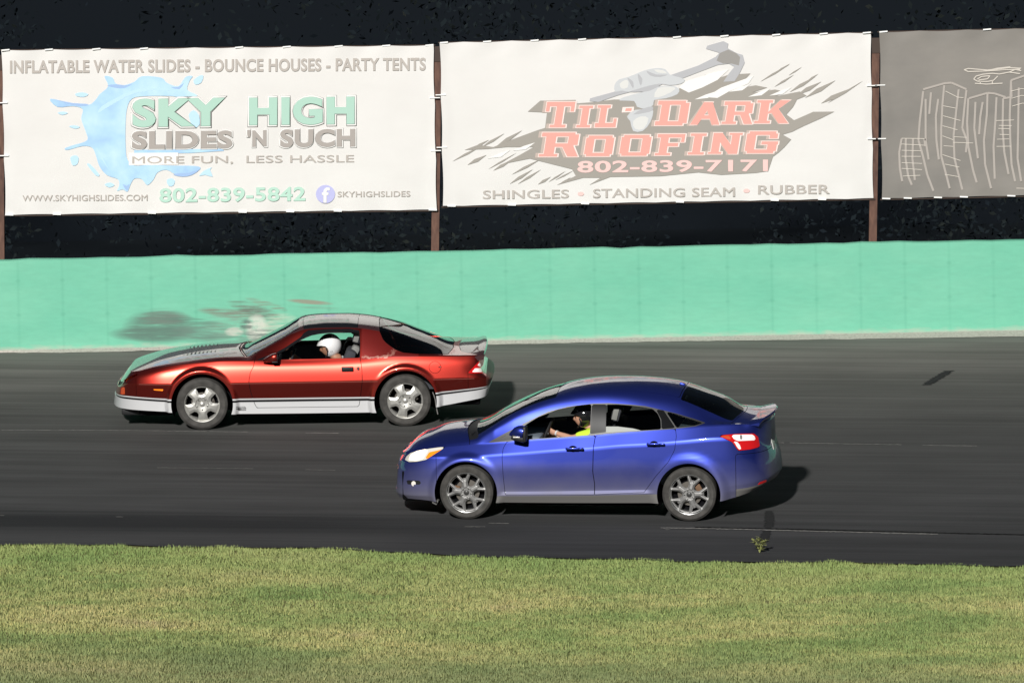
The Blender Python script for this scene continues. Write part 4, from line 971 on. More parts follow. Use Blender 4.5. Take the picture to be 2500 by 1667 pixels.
br=[[(345,982),(535,985)],[(345,1030),(530,1040)],[(345,1082),(505,1087)],[(345,1132),(505,1133)],[(345,1185),(515,1192)],[(345,1233),(515,1243)],[(355,1297),(500,1290)],[(690,712),(795,732)],[(690,795),(835,835)],[(685,878),(810,912)],[(685,962),(775,995)],[(695,1045),(775,1050)],[(685,1118),(835,1168)],[(705,1197),(825,1222)],[(705,1282),(820,1302)],[(710,590),(810,640),(860,645)],
 [(780,970),(885,975)],[(775,1016),(940,1022)],[(1130,835),(1280,830)],[(1155,875),(1260,877)],[(1150,900),(1245,903)],[(1160,950),(1240,952)],[(1140,990),(1240,988)],[(1135,1050),(1255,1048)],[(1255,590),(1340,570),(1420,575)],[(1260,650),(1345,625),(1430,640)],[(1265,715),(1350,690),(1440,700)],[(1300,1397),(1400,1400)],[(1620,760),(1820,770)],[(1620,860),(1820,868)],[(1620,960),(1820,972)],[(1620,1060),(1820,1066)]]
lines('tower_floors', br, 6, 'chalk_bright', 2)
hl=[[(865,412),(900,402),(1060,415),(1240,395),(1340,400)],[(865,412),(900,428),(1060,422),(1200,412),(1330,408)],[(1060,420),(1140,400),(1250,388)],[(945,490),(965,465),(1020,450),(1100,442),(1160,448),(1240,432),(1330,445)],[(945,490),(975,508),(1060,510),(1110,500),(1145,465)],[(975,490),(1010,468),(1080,462),(1060,488),(985,498)],[(955,525),(1050,532),(1185,524)],[(1000,510),(1000,528)],[(1100,505),(1100,528)],[(1240,432),(1290,410),(1340,420)]]
lines('helicopter', hl, 9, 'chalk_bright', 2.6)

# ---------------------------------------------------------------- dark woodland beyond the wall
mat('leaf_dark', (.018,.020,.013), .9, spec=.05)
def _leafd():
    m = MATS['leaf_dark']; n = noise(m, coords(m), .45, 4, .6); lk(m, ramp(m, n, [(.35,(.009,.013,.018)),(.52,(.012,.017,.020)),(.66,(.018,.022,.020)),(.78,(.021,.021,.020))]), bsdf(m).inputs['Base Color'])
_leafd()
mat('bark_dark', (.010,.013,.016), .95, spec=.05)
def woods():
    r = np.random.default_rng(5); cl=[]
    for i in range(640):
        x = r.uniform(-30,30); y = r.uniform(19,27); hgt = 15+3*math.sin(x*.23)+r.uniform(-3,2.5); z = r.uniform(.5,1)**.8*hgt if r.random()<.6 else r.uniform(-.5,hgt*.6)
        cl.append((x,y+z*.15,z,r.uniform(.9,2.1)))
    n = 170000; ci = r.integers(0,len(cl),n); C_=np.array(cl)[ci]; d=r.normal(size=(n,3)); d/=np.linalg.norm(d,axis=1,keepdims=True)
    P = C_[:,:3]+d*(C_[:,3:4]*r.uniform(.35,1,(n,1))**.5); P[:,2]=np.maximum(P[:,2],.4)
    a=r.normal(size=(n,3)); a/=np.linalg.norm(a,axis=1,keepdims=True); b=np.cross(a,r.normal(size=(n,3))); b/=np.linalg.norm(b,axis=1,keepdims=True)
    s=r.uniform(.03,.075,(n,1)); V=np.stack([P-a*s,P+b*s*.5,P+a*s,P-b*s*.5],1).reshape(-1,3)
    me=bpy.data.meshes.new('woodland'); F=np.arange(4*n).reshape(n,4); me.from_pydata(V.tolist(),[],F.tolist()); o=link('woodland',me,'leaf_dark'); finish(o,'dark leafy woodland rising behind the banners in the night','woodland',None,'stuff')
woods()
# dark hill behind, closing the view
finish(sheet('outer_ground', xsn, [YW+.3,YW+3,YW+8,30,60], -.01, mat('outer_soil',(.014,.018,.022),.95,spec=.05)))
V=[];F=[]; xs=np.linspace(-300,300,61)
for x in xs:
    h=22+6*math.sin(x*.02)+3*math.sin(x*.07+1)
    for q,(y,f) in enumerate(((50,0),(70,.35),(100,.7),(150,.92),(220,1.0),(420,.6))): V.append((x,y,h*f))
F=[(6*i+j,6*i+6+j,6*i+7+j,6*i+1+j) for i in range(60) for j in range(5)]
finish(pydata('hill', V, F, mat('hill_dark',(.009,.012,.016),.95,spec=.05), None, True, None), kind='structure')

# ---------------------------------------------------------------- grass
mat('grass', (.2,.22,.05), .75, spec=.15)
def _grass():
    m = MATS['grass']; v = coords(m,(.36,.8,1)); n = noise(m, v, 1.1, 6, .66); n2 = noise(m, coords(m,(.8,2.6,1)), 3.6, 5, .72)
    g = nd(m,'ShaderNodeNewGeometry'); rnd = g.outputs['Random Per Island']
    c = ramp(m, n, [(.28,(.150,.215,.075)),(.42,(.235,.285,.105)),(.52,(.330,.335,.135)),(.62,(.420,.375,.165)),(.76,(.400,.310,.190))])
    c = mix(m, 1.0, c, ramp(m, n2, [(.3,.74),(.5,1.0),(.72,1.25)]), 'MULTIPLY')
    c = mix(m, 1.0, c, (1.06,1.12,1.14), 'MULTIPLY')
    c = mix(m, 1.0, c, ramp(m, rnd, [(0,(.78,.84,.76)),(.5,(1,1,1)),(.85,(1.12,1.08,1.0)),(1,(1.3,1.18,1.08))]), 'MULTIPLY')
    sp = nd(m,'ShaderNodeSeparateXYZ'); lk(m, coords(m), sp.inputs[0]); ln = mth(m,'ADD', mth(m,'ADD', sp.outputs[1], mth(m,'MULTIPLY', sp.outputs[0], .2)), mth(m,'MULTIPLY', mth(m,'SUBTRACT', n, .5), 2.5))
    e = nd(m,'ShaderNodeMapRange'); e.inputs['From Min'].default_value = -5.2; e.inputs['From Max'].default_value = -3.6; lk(m, ln, e.inputs['Value'])
    c = mix(m, mth(m,'MULTIPLY', e.outputs[0], .55), c, (.225,.330,.105))
    e2 = nd(m,'ShaderNodeMapRange'); e2.inputs['From Min'].default_value = -8.0; e2.inputs['From Max'].default_value = -9.6; lk(m, ln, e2.inputs['Value'])
    c = mix(m, mth(m,'MULTIPLY', e2.outputs[0], .5), c, (.195,.215,.120))
    lk(m, c, bsdf(m).inputs['Base Color'])
_grass()
def grass():
    r = np.random.default_rng(7); n=430000
    x=r.uniform(-9.5,9.5,n); ey=np.interp(x,np.linspace(-10,10,400),[edge_y(q) for q in np.linspace(-10,10,400)]); yl=-11.3
    fr=.035*np.sin(x*9)+.05*np.sin(x*3.7+2)+.02*np.sin(x*23); y=yl+(ey+fr-yl)*r.random(n)
    tuft=np.sin(x*7.3+y*3.1)*np.sin(y*8.7-x*2.2)*.5+.5
    h=(.013+.020*r.random(n))*(.6+.8*tuft); w=.005+.005*r.random(n); a=r.uniform(0,2*math.pi,n); ln=r.uniform(.1,.9,n)*h; la=r.uniform(0,2*math.pi,n)
    z=y*math.tan(BANK)-.022; dx,dy=np.cos(a)*w,np.sin(a)*w
    V=np.stack([np.stack([x-dx,y-dy,z],1),np.stack([x+dx,y+dy,z],1),np.stack([x+np.cos(la)*ln,y+np.sin(la)*ln,z+h+.012],1)],1).reshape(-1,3).astype(np.float32)
    me=bpy.data.meshes.new('grass'); me.vertices.add(3*n); me.vertices.foreach_set('co',V.ravel()); me.loops.add(3*n); me.loops.foreach_set('vertex_index',np.arange(3*n,dtype=np.int32))
    me.polygons.add(n); me.polygons.foreach_set('loop_start',np.arange(0,3*n,3,dtype=np.int32)); me.update(calc_edges=True)
    finish(link('grass',me,'grass'),'short mixed green and yellowing grass of the infield','grass',None,'stuff')
grass()
# a weed at the edge of the asphalt
mat('weed', lit(146,150,88), .7)
def weed():
    x0,y0=2.80,-3.32; w=empty('weed_plant',None,Matrix.Translation((x0,y0,ground_z(y0)-.004))); finish(w,'small pale green weed growing at the edge of the asphalt','plant')
    r=np.random.default_rng(2); st=MB(); lf=MB()
    for i in range(9):
        a=r.uniform(0,6.28); L=r.uniform(.13,.24); p=[(0,0,0),(math.cos(a)*L*.25,math.sin(a)*L*.2,L*.6),(math.cos(a)*L*.6,math.sin(a)*L*.3,L)]; st.tube(p,[.004,.003,.002],5)
        for t in np.linspace(.3,1,9):
            q=Vector(p[0]).lerp(Vector(p[1]),min(1,t*1.6)).lerp(Vector(p[2]),max(0,t*1.4-.5)); b=r.uniform(0,6.28); l=r.uniform(.04,.07); d=Vector((math.cos(b),math.sin(b),r.uniform(-.2,.6))).normalized(); s=d.cross(Vector((0,0,1))).normalized()*l*.28
            lf.add([q,q+d*l*.5+s,q+d*l,q+d*l*.5-s],[(0,1,2,3)])
    st.obj('stems','weed',w); lf.obj('leaves','weed',w,False)
weed()
# ================================================================ RED COUPE
def build_red():
    k = (-.0373, -.1733); WB = 2.571
    car = empty('race_car'); car.matrix_world = pose(-3.9242, 5.9210, R(-.7586))
    finish(car, 'red two-door sports coupe with silver lower skirts and rear spoiler, running beside the green wall', 'car', 'race cars on the track')
    c = dict(
        outline=[(-1.165,0),(-1.155,.25),(-1.115,.48),(-1.03,.66),(-.87,.79),(-.62,.868),(-.3,.902),(.1,.915),(.7,.92),(1.4,.922),(2.1,.925),(2.6,.925),(3.0,.915),(3.3,.897),(3.48,.875),(3.60,.825),(3.655,.73),(3.68,.5),(3.69,.25),(3.692,0)],
        z=[{-1.165:.262,-.9:.255,-.42:.235,.4:.198,2.16:.188,2.6:.21,2.98:.248,3.4:.315,3.69:.36},
           {-1.165:.395,-1.0:.395,-.415:.368,.39:.357,1.38:.354,2.16:.350,2.97:.400,3.4:.440,3.69:.470},
           {-1.165:.50,-1.1:.53,-.95:.585,.0:.588,1.4:.585,2.9:.597,3.5:.60,3.69:.575},
           {-1.165:.565,-1.08:.60,-.9:.65,-.5:.68,.7:.70,2.2:.705,3.3:.705,3.45:.675,3.69:.655},
           {-1.165:.64,-1.05:.665,-.85:.695,-.5:.755,0:.79,.7:.80,1.6:.80,2.5:.82,3.3:.81,3.69:.79},
           {-1.165:.700,-1.05:.703,-.9:.712,-.80:.735,-.62:.775,-.4:.815,-.2:.842,.0:.858,.3:.874,.6:.872,1.0:.860,1.6:.866,2.0:.876,2.5:.900,3.0:.893,3.4:.884,3.69:.884}],
        inset=[{-1.165:.0,-1.0:.02,-.6:.046,3.3:.046,3.5:.045,3.6:.06,3.69:.07},
               {-1.165:.015,-1.0:.024,-.6:.046,3.3:.046,3.5:.035,3.69:.035},
               {-1.165:.045,-1.05:.035,-.8:.0,3.4:0,3.5:.0,3.69:.0},
               {-1.165:.10,-1.05:.07,-.8:.020,-.4:.022,3.25:.022,3.48:.03,3.60:.10,3.69:.13},
               {-1.165:.16,-1.05:.115,-.8:.045,-.4:.048,3.2:.048,3.48:.05,3.60:.115,3.69:.145},
               {-1.165:.217,-1.05:.155,-.8:.085,-.4:.084,.5:.085,3.2:.085,3.48:.09,3.60:.125,3.69:.145}],
        sub=[5,7,5,6,5], crease=[1,2,5], smooth=6, railsoft=.75,
        ry={-.95:.70,-.6:.72,0:.73,.45:.73,.6:.70,.9:.665,1.2:.625,1.4:.60,1.8:.595,2.2:.595,2.6:.585,3.0:.575,3.2:.60,3.6:.60},
        rz={-.95:0.707,-.8:0.745,-.6:0.797,-.3:0.847,0:0.880,.3:0.902,.5:0.900,.58:0.897,.75:0.975,1.0:1.107,1.2:1.212,1.30:1.245,1.5:1.259,1.8:1.259,2.02:1.245,2.27:1.197,2.5:1.142,2.72:1.057,2.94:0.972,3.12:0.907,3.2:0.895,3.6:0.891},
        zc={-.948:0.708,-.85:0.746,-.633:0.812,-.4:0.858,-.141:0.896,.193:0.924,.42:0.932,.49:0.918,.60:0.966,.808:1.061,1.0:1.156,1.14:1.231,1.23:1.268,1.35:1.288,1.6:1.300,1.823:1.297,2.022:1.278,2.255:1.242,2.5:1.171,2.707:1.096,2.95:1.006,3.16:0.921,3.25:0.902,3.6:0.888},
        shift={-.948:0,-.5:.0,.2:.06,.55:.10,1.0:.07,1.25:.03,2.2:0,2.9:-.02,3.2:-.03,3.5:0},
        flare=[(0,.33,.430,.470,.918),(WB,.325,.430,.474,.924)], crown=3.0)
    M = build_skin(c); seals = []
    P9 = lambda A: pr(A, -.90, k)
    # wheel arches
    for wx, wz, r in ((0,.33,.392),(2.575,.325,.396)):
        _, M = cut(M, lambda A: np.maximum(np.maximum(np.hypot(A[:,0]-wx, A[:,2]-wz)-r, A[:,3]-4.9), .45-np.abs(A[:,1])))
    # silver lower skirt with black stripe above it
    sk, M = cut(M, lambda A: A[:,3]-.93)
    st, M = cut(M, lambda A: A[:,3]-1.07)
    emitsk(st, 'pinstripe', 'gloss_black', car, .010, -.002)
    st2, M = cut(M, lambda A: A[:,3]-1.16)
    emitsk(st2, 'silver_stripe', 'silver', car, .010, .0005)
    dpoly = [(.70,.98),(.66,.80),(.619,.724),(.599,.612),(.613,.50),(.664,.331),(.69,.275),(1.983,.269),(2.002,.364),(2.034,.587),(2.032,.744),(2.012,.90),(2.0,.98)]
    DF = lambda A: np.maximum(sdf(*P9(A), dpoly), A[:,3]-5.6)
    # skirt sections
    fr, sk = cut(sk, lambda A: A[:,0]+.0)
    rr, sd = cut(sk, lambda A: 2.575-A[:,0])
    rr_ = rr
    emitsk(fr, 'front_skirt', 'silver', car, .014, .004); emitsk(rr_, 'rear_skirt', 'silver', car, .014, .004)
    for s, nm in ((1,'near'),(-1,'far')):
        q, _ = cut(sd, lambda A: s*A[:,1])
        cl, rest = gapcut(q, DF, .003, seals)
        o = emitsk(rest, 'side_skirt', 'silver', car, .014, .004)
        emitsk(cl, 'door_skirt', 'silver', o, .014, .004)
    # side windows
    wpoly = [(.80,.868),(.95,.925),(1.06,.975),(1.284,1.122),(1.398,1.172),(1.50,1.190),(1.625,1.200),(1.85,1.200),(1.995,1.194),(2.0,1.05),(1.990,.874),(1.4,.866)]
    trim = [(.70,.862),(.95,.955),(1.06,1.010),(1.270,1.150),(1.30,1.195),(1.36,1.232),(1.60,1.245),(1.90,1.243),(2.003,1.222),(2.010,1.05),(2.004,.868)]
    WF = lambda A: np.maximum(np.maximum(sdf(*pr(A,-.75,k), wpoly, .004), 4.99-A[:,3]), A[:,3]-6.1)
    win, M = cut(M, WF)
    far, _ = cut(win, lambda A: -A[:,1]); emitsk(far, 'side_window', 'clear_glass', car, 0, -.006)
    TF = lambda A: np.maximum(np.maximum(sdf(*pr(A,-.75,k), trim, .004), 4.995-A[:,3]), A[:,3]-5.98)
    tr, M = cut(M, TF); emitsk(tr, 'window_trim', 'gloss_black', car, .018, -.003)
    # hatch glass
    hp = [(2.268,1.9),(2.268,1.212),(2.306,1.105),(2.35,1.055),(2.393,1.020),(2.458,.972),(2.555,.930),(2.72,.912),(3.12,.902),(3.20,1.0),(3.20,1.9)]
    HF = lambda A: np.maximum(sdf(*pr(A,-.75,k), hp, .004), 4.9-A[:,3])
    hg, M = gapcut(M, HF, .004, seals); emitsk(hg, 'hatch_glass', 'tint_glass', car, 0, -.002)
    # windshield, cowl, hood
    WS = lambda A: np.maximum(np.abs(A[:,4]-.915)-.325, 6.06-A[:,3])
    ws, M = cut(M, WS); emitsk(ws, 'windshield', 'clear_glass', car, 0, -.003)
    fr_, M = cut(M, lambda A: np.maximum(np.abs(A[:,4]-.93)-.36, 6.0-A[:,3])); 
    cw, wf = cut(fr_, lambda A: A[:,4]-.70); emitsk(cw, 'cowl', 'black_plastic', car, .01, -.012); emitsk(wf, 'windshield_frame', 'red_roof', car, .01)
    HD = lambda A: np.maximum(np.maximum(A[:,4]-.55, 6.02-A[:,3]), -.99-A[:,4])
    hd, M = gapcut(M, HD, .007, seals); 
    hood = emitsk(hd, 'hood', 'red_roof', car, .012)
    # roof panels
    TT = lambda A: np.maximum(np.maximum(np.abs(A[:,4]-1.64)-.345, 5.99-A[:,3]), .05-np.abs(A[:,1]))
    for s in (1,-1):
        q, M = cut(M, lambda A: np.maximum(TT(A), s*A[:,1]))
        a, b = gapcut(q, lambda A: np.maximum(TT(A), s*A[:,1]), .005, seals)
        emitsk(a, 'roof_panel', 'dark_glass' if False else 'gloss_black', car, .01)
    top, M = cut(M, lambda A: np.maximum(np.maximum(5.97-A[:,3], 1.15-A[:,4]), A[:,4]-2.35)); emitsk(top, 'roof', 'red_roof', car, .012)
    # doors
    for s in (1,-1):
        q, M = cut(M, lambda A: np.maximum(DF(A)-.01, s*A[:,1]))
        d, rest = gapcut(q, DF, .0035, seals); M = join(M, rest)
        do = emitsk(d, 'door', 'red_paint', car, .014)
        if s == 1:
            MB().box((1.775,-.925,.722),(1.925,-.885,.778),bev=.008).box((1.785,-.932,.745),(1.915,-.92,.770),bev=.004).obj('door_handle','black_plastic',do)
            MB().lathe([(0,-.012),(.015,-.012),(.019,-.004),(.019,.03)],(1.985,-.902,.752),20).obj('door_lock','chrome',do)
        mr = MB(); V = []
        ys = -s
        for i,(x,z,h,wd) in enumerate(((.785,.872,.018,.10),(.84,.895,.036,.15),(.90,.915,.050,.18),(.955,.922,.056,.185),(.968,.922,.050,.178))):
            for q_ in range(16):
                a = 2*math.pi*q_/16; V.append((x, ys*(.86+wd*.5+wd*.5*math.copysign(abs(math.cos(a))**.6, math.cos(a))*.95-.03), z+h*math.copysign(abs(math.sin(a))**.6, math.sin(a))))
        F = [(i*16+q_, i*16+(q_+1)%16, (i+1)*16+(q_+1)%16, (i+1)*16+q_) for i in range(4) for q_ in range(16)]+[tuple(range(16)), tuple(range(64,80))[::-1]]
        m_ = MB().add(V, F).obj('mirror', 'red_paint', do)
        MB().box((.969,min(ys*.86,ys*1.0),.885),(.976,max(ys*.86,ys*1.0),.962),bev=.003).box((.90,min(ys*.86,ys*.99),.858),(.975,max(ys*.86,ys*.99),.872),bev=.004).obj('mirror_glass','black_plastic',m_)
    # lamps
    TL = [(3.372,.664),(3.528,.826),(3.552,.80),(3.56,.664)]
    tl, M = cut(M, lambda A: np.maximum(sdf(*pr(A,-.85,k), TL, .003), A[:,3]-4.95) )
    for s in (1,-1):
        q,_ = cut(tl, lambda A: s*A[:,1]); t = emitsk(q, 'tail_light', 'red_lens', car, .012, -.001)
        TL2 = [(3.425,.677),(3.462,.722),(3.54,.722),(3.545,.677)]
        w_,_ = cut(q, lambda A: sdf(*pr(A,-.85,k), TL2, .002)); emitsk(w_, 'lamp_reflector', 'tail_white', t, .004, .003)
        w_,_ = cut(q, lambda A: sdf(*pr(A,-.85,k), [(3.500,.762),(3.520,.790),(3.534,.770),(3.532,.752)], .004)); emitsk(w_, 'upper_reflector', 'tail_white', t, .004, .003)
    # rear panel between the lamps
    rp, M = cut(M, lambda A: np.maximum(np.maximum(3.30-A[:,0], np.abs(A[:,1])-.66), np.maximum(2.9-A[:,3], A[:,3]-4.7)))
    emitsk(rp, 'rear_panel', 'red_lens', car, .012, -.002)
    HL = [(-.812,.722),(-1.0,.638),(-.965,.618),(-.905,.622),(-.835,.680)]
    hl, M = cut(M, lambda A: np.maximum(sdf(*pr(A,-.75,k), HL, .003), A[:,3]-4.98))
    for s in (1,-1):
        q,_ = cut(hl, lambda A: s*A[:,1]); emitsk(q, 'headlight_recess', 'red_lens' if False else 'red_paint', car, .01, -.022)
    gr, M = cut(M, lambda A: np.maximum(np.maximum(A[:,0]+.9, np.abs(A[:,1])-.55), np.maximum(2.05-A[:,3], A[:,3]-2.8))); emitsk(gr, 'grille', 'black_plastic', car, .01, -.02)
    ts, M = cut(M, lambda A: np.maximum(np.maximum(A[:,0]+.99, np.abs(np.abs(A[:,1])-.66)-.09), np.maximum(1.25-A[:,3], A[:,3]-1.85)))
    for s in (1,-1):
        q,_ = cut(ts, lambda A: s*A[:,1]); emitsk(q, 'indicator_light', 'orange_lens', car, .01, -.006)
        mk, M = cut(M, lambda A: np.maximum(sdf(*P9(A), [(-.61,.512),(-.485,.505),(-.485,.528),(-.61,.532)], .004), s*A[:,1])); emitsk(mk, 'side_marker', 'amber', car, .01, .001)
        fd, M = gapcut(M, lambda A: np.maximum(np.hypot(P9(A)[0]-2.957, P9(A)[1]-.752)-.076, s*A[:,1]), .0025, seals)
        if s == 1:
            f_ = emitsk(fd, 'fuel_door', 'red_paint', car, .01)
            MB().ell((3.008,-.892,.755),(.008,.006,.008),10,8).ell((3.028,-.890,.757),(.008,.006,.008),10,8).obj('fuel_lock','chrome',f_)
        else: M = join(M, fd)
    # bumper seams
    a, M = gapcut(M, lambda A: P9(A)[0]+.832, .0025, seals); fb = emitsk(a, 'front_bumper', 'red_paint', car, .012)
    b, M = gapcut(M, lambda A: np.maximum(3.372-P9(A)[0], A[:,3]-3.02), .0025, seals); bd, b = cut(b, lambda A: 3.60-A[:,0]); emitsk(b, 'rear_bumper', 'red_paint', car, .012); emitsk(bd, 'bumper_face', 'red_dull', car, .012)
    sail, M = cut(M, lambda A: np.maximum(np.maximum(2.03-A[:,4], A[:,4]-2.75), 4.7-A[:,3]))
    for s in (1,-1):
        q,_ = cut(sail, lambda A: s*A[:,1]); emitsk(q, 'rear_pillar', 'red_peel', car, .012)
    rfc, M = cut(M, lambda A: np.maximum(3.575-A[:,0], A[:,3]-4.9)); emitsk(rfc, 'rear_fascia', 'red_dull', car, .012)
    emitsk(M, 'body', 'red_paint', car, .012)
    emitsk(join(*seals), 'panel_seams', 'gap', car, 0, -.010)
    # hood louvres and strips
    fz = tab(c['zc'])
    for s in (-1, 1):
        lv = MB()
        for i in range(13):
            x = -.46+i*.05; y = s*.27; z = float(fz(x-.03))-.010-.004*abs(i-6)/6
            lv.box((x, y-.085, z), (x+.020, y+.085, z+.012), rot=('Y', R(-14), (x, y, z)))
        lv.obj('hood_louvre', 'black_plastic', hood)
    # spoiler
    def spoil(y):
        a = abs(y)/.80; dx = -.030*a*a; dz = -.030-.030*a*a; end = max(0, (a-.86)/.14)
        w = [(3.165,.895),(3.19,.925),(3.30,.938),(3.43,.942),(3.50,.955),(3.57,.972),(3.603,.968),(3.612,.94),(3.600,.885),(3.50,.870),(3.3,.875)]
        return [(x+dx, z+dz-(.03*end if z > .94 else 0)) for x, z in w]
    ys = [-.80,-.785,-.76,-.70]+list(np.linspace(-.6,.6,13))+[.70,.76,.785,.80]; V=[]; F=[]
    for y in ys: V += [(x, y, z) for x, z in spoil(y)]
    n = 11
    for i in range(len(ys)-1):
        for j in range(n): F.append((i*n+j, i*n+(j+1)%n, (i+1)*n+(j+1)%n, (i+1)*n+j))
    F += [tuple(range(n)), tuple((len(ys)-1)*n+j for j in range(n))[::-1]]
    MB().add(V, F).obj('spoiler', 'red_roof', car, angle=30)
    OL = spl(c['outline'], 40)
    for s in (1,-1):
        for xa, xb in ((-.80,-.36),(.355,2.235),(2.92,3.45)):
            P_ = [(x, -s*(y+.0005), .588+(.009 if x>2.8 else 0)) for x,y in OL if xa < x < xb]; MB().tube(P_, .0035, 6).obj('crease_highlight','crease',car)  # thin tubes added on the crease to draw its edge highlight
    # underbody, arches, valance, flap, exhaust
    MB().box((-.82,-.66,.16),(-.40,.66,.50),bev=.03).box((.42,-.80,.15),(2.14,.80,.34),bev=.03).box((3.0,-.74,.24),(3.52,.74,.50),bev=.03).box((-.42,-.52,.2),(.42,.52,.55)).box((2.14,-.52,.2),(3.0,.52,.55)).obj('underbody','gap',car)
    MB().box((-1.04,-.62,.165),(-.60,.62,.27),bev=.02).obj('air_dam','black_plastic',car)
    for wx in (0, WB):
        for s in (-1, 1):
            V=[];F=[]
            for i in range(25):
                a = R(-25)+R(230)*i/24
                for y in (.50,.885): V.append((wx+.40*math.cos(a), s*y, .33+.40*math.sin(a)))
            F=[(2*i,2*i+1,2*i+3,2*i+2) for i in range(24)]
            b0=len(V); V.append((wx,s*.50,.33)); F+=[(b0,2*i,2*i+2) for i in range(24)]
            pydata('wheel_liner', V, F, 'gap', car, False)
    fl = spl([(2.925,.43),(2.955,.34),(2.965,.25),(2.985,.145)],4)
    MB().add([(x,y,z) for x,z in fl for y in (-.86,-.62)]+[(x-.012,y,z) for x,z in fl for y in (-.86,-.62)],
        [(2*i,2*i+1,2*i+3,2*i+2) for i in range(len(fl)-1)]+[(2*len(fl)+2*i,2*len(fl)+2*i+2,2*len(fl)+2*i+3,2*len(fl)+2*i+1) for i in range(len(fl)-1)]+[(2*i,2*i+2,2*len(fl)+2*i+2,2*len(fl)+2*i) for i in range(len(fl)-1)]).obj('mud_flap','dusty',car)
    # skirt badge
    b = MB()
    for lo, hi in (((.43,.292),(.545,.297)),((.43,.262),(.545,.267)),((.43,.262),(.434,.297)),((.541,.262),(.545,.297)),((.445,.268),(.475,.278)),((.478,.272),(.486,.282))):
        b.box((lo[0]-.0,-.9185,lo[1]),(hi[0],-.912,hi[1]))
    b.obj('skirt_badge','gloss_black',car)
    # wheels
    for x, rot in ((0, R(92)), (WB, R(77))):
        for s in (-1, 1): make_wheel(car, x, s*.785, .328, s, 'five', rot if s < 0 else R(40), .329, .225, .235, caliper=R(20))
    # interior
    T = build_skin(dict(c, flare=[], step=.05, sub=[2,2,2,2,2]))
    T,_ = cut(T, lambda A: np.maximum(np.maximum(np.abs(A[:,4]-1.38)-.74, A[:,3]-4.88), .8-A[:,3]))
    for s in (1, -1):
        q, _ = cut(T, lambda A: s*A[:,1]); emitsk(q, 'door_lining', 'interior', car, .01, -.07)
    MB().box((.55,-.74,.30),(.95,.74,.80),bev=.06).box((.80,.02,.62),(.96,.60,.78),bev=.03).box((.52,-.70,.70),(.80,.70,.85),bev=.03).obj('dashboard','interior',car)
    MB().box((.95,-.08,.3),(2.0,.12,.52),bev=.03).obj('console','interior',car)
    MB().box((2.35,-.72,.30),(2.5,.72,.72),rot=('Y',R(12),(2.4,0,.3)),bev=.05).box((2.5,-.72,.45),(3.45,.72,.62)).obj('rear_seat','seat_cloth',car)
    seat(car, 1.40, .36, .32, 'seat_cloth', R(20)); seat(car, 1.42, -.38, .32, 'seat_cloth', R(22), light='seat_light')
    MB().box((1.82,-.50,.70),(1.93,-.30,1.0),rot=('Y',R(28),(1.88,0,.8)),bev=.04).obj('harness_pad','seat_light',car)
    steering(car, 1.10, -.38, .76, R(68))
    MB().box((1.235,-.03,1.145),(1.265,.17,1.20),bev=.01).obj('rear_view_mirror','black_plastic',car)
    return lean(car, -.9, .028)
mat('red_peel', (.26,.020,.016), .34, .7, 1.)
def _peel():
    m = MATS['red_peel']; v = coords(m); n = noise(m, v, 22, 5, .65)
    sep = nd(m, 'ShaderNodeSeparateXYZ'); lk(m, v, sep.inputs[0])
    # worn edge of the clear coat: a ragged ring round the pillar
    dx = mth(m, 'DIVIDE', mth(m, 'SUBTRACT', sep.outputs[0], 2.20), .25); dz = mth(m, 'DIVIDE', mth(m, 'SUBTRACT', sep.outputs[2], 1.04), .16)
    r = mth(m, 'SQRT', mth(m, 'ADD', mth(m, 'POWER', mth(m, 'ABSOLUTE', dx), 4.), mth(m, 'POWER', mth(m, 'ABSOLUTE', dz), 4.)))
    e = mth(m, 'ABSOLUTE', mth(m, 'SUBTRACT', mth(m, 'ADD', r, mth(m, 'MULTIPLY', mth(m, 'SUBTRACT', n, .5), 1.4)), .95))
    f = nd(m, 'ShaderNodeMapRange'); f.inputs['From Min'].default_value = .20; f.inputs['From Max'].default_value = .02; lk(m, e, f.inputs['Value'])
    low = nd(m, 'ShaderNodeMapRange'); low.inputs['From Min'].default_value = 1.02; low.inputs['From Max'].default_value = .90; lk(m, sep.outputs[2], low.inputs['Value'])
    k = mth(m, 'MULTIPLY', f.outputs[0], mth(m, 'MULTIPLY', low.outputs[0], .75))
    lk(m, mix(m, k, (.26,.020,.016), (.55,.30,.24)), bsdf(m).inputs['Base Color']); lk(m, mth(m, 'SUBTRACT', 1., k), bsdf(m).inputs['Coat Weight'])
    lk(m, mth(m, 'SUBTRACT', .6, mth(m, 'MULTIPLY', k, .5)), bsdf(m).inputs['Metallic'])
_peel()
_mx = build_red()
driver(pose(-3.9242, 5.9210, R(-.7586)) @ _mx, 'driver in white open-face helmet seated in the red coupe',
       (1.615,-.38,.972), (1.73,-.38,.765), [(1.19,-.53,.755),(1.20,-.24,.79)], [(1.44,-.60,.60),(1.46,-.18,.60)], (1.62,-.38,.42), 'skin_dark', 'white', 'white_cloth', R(-14))
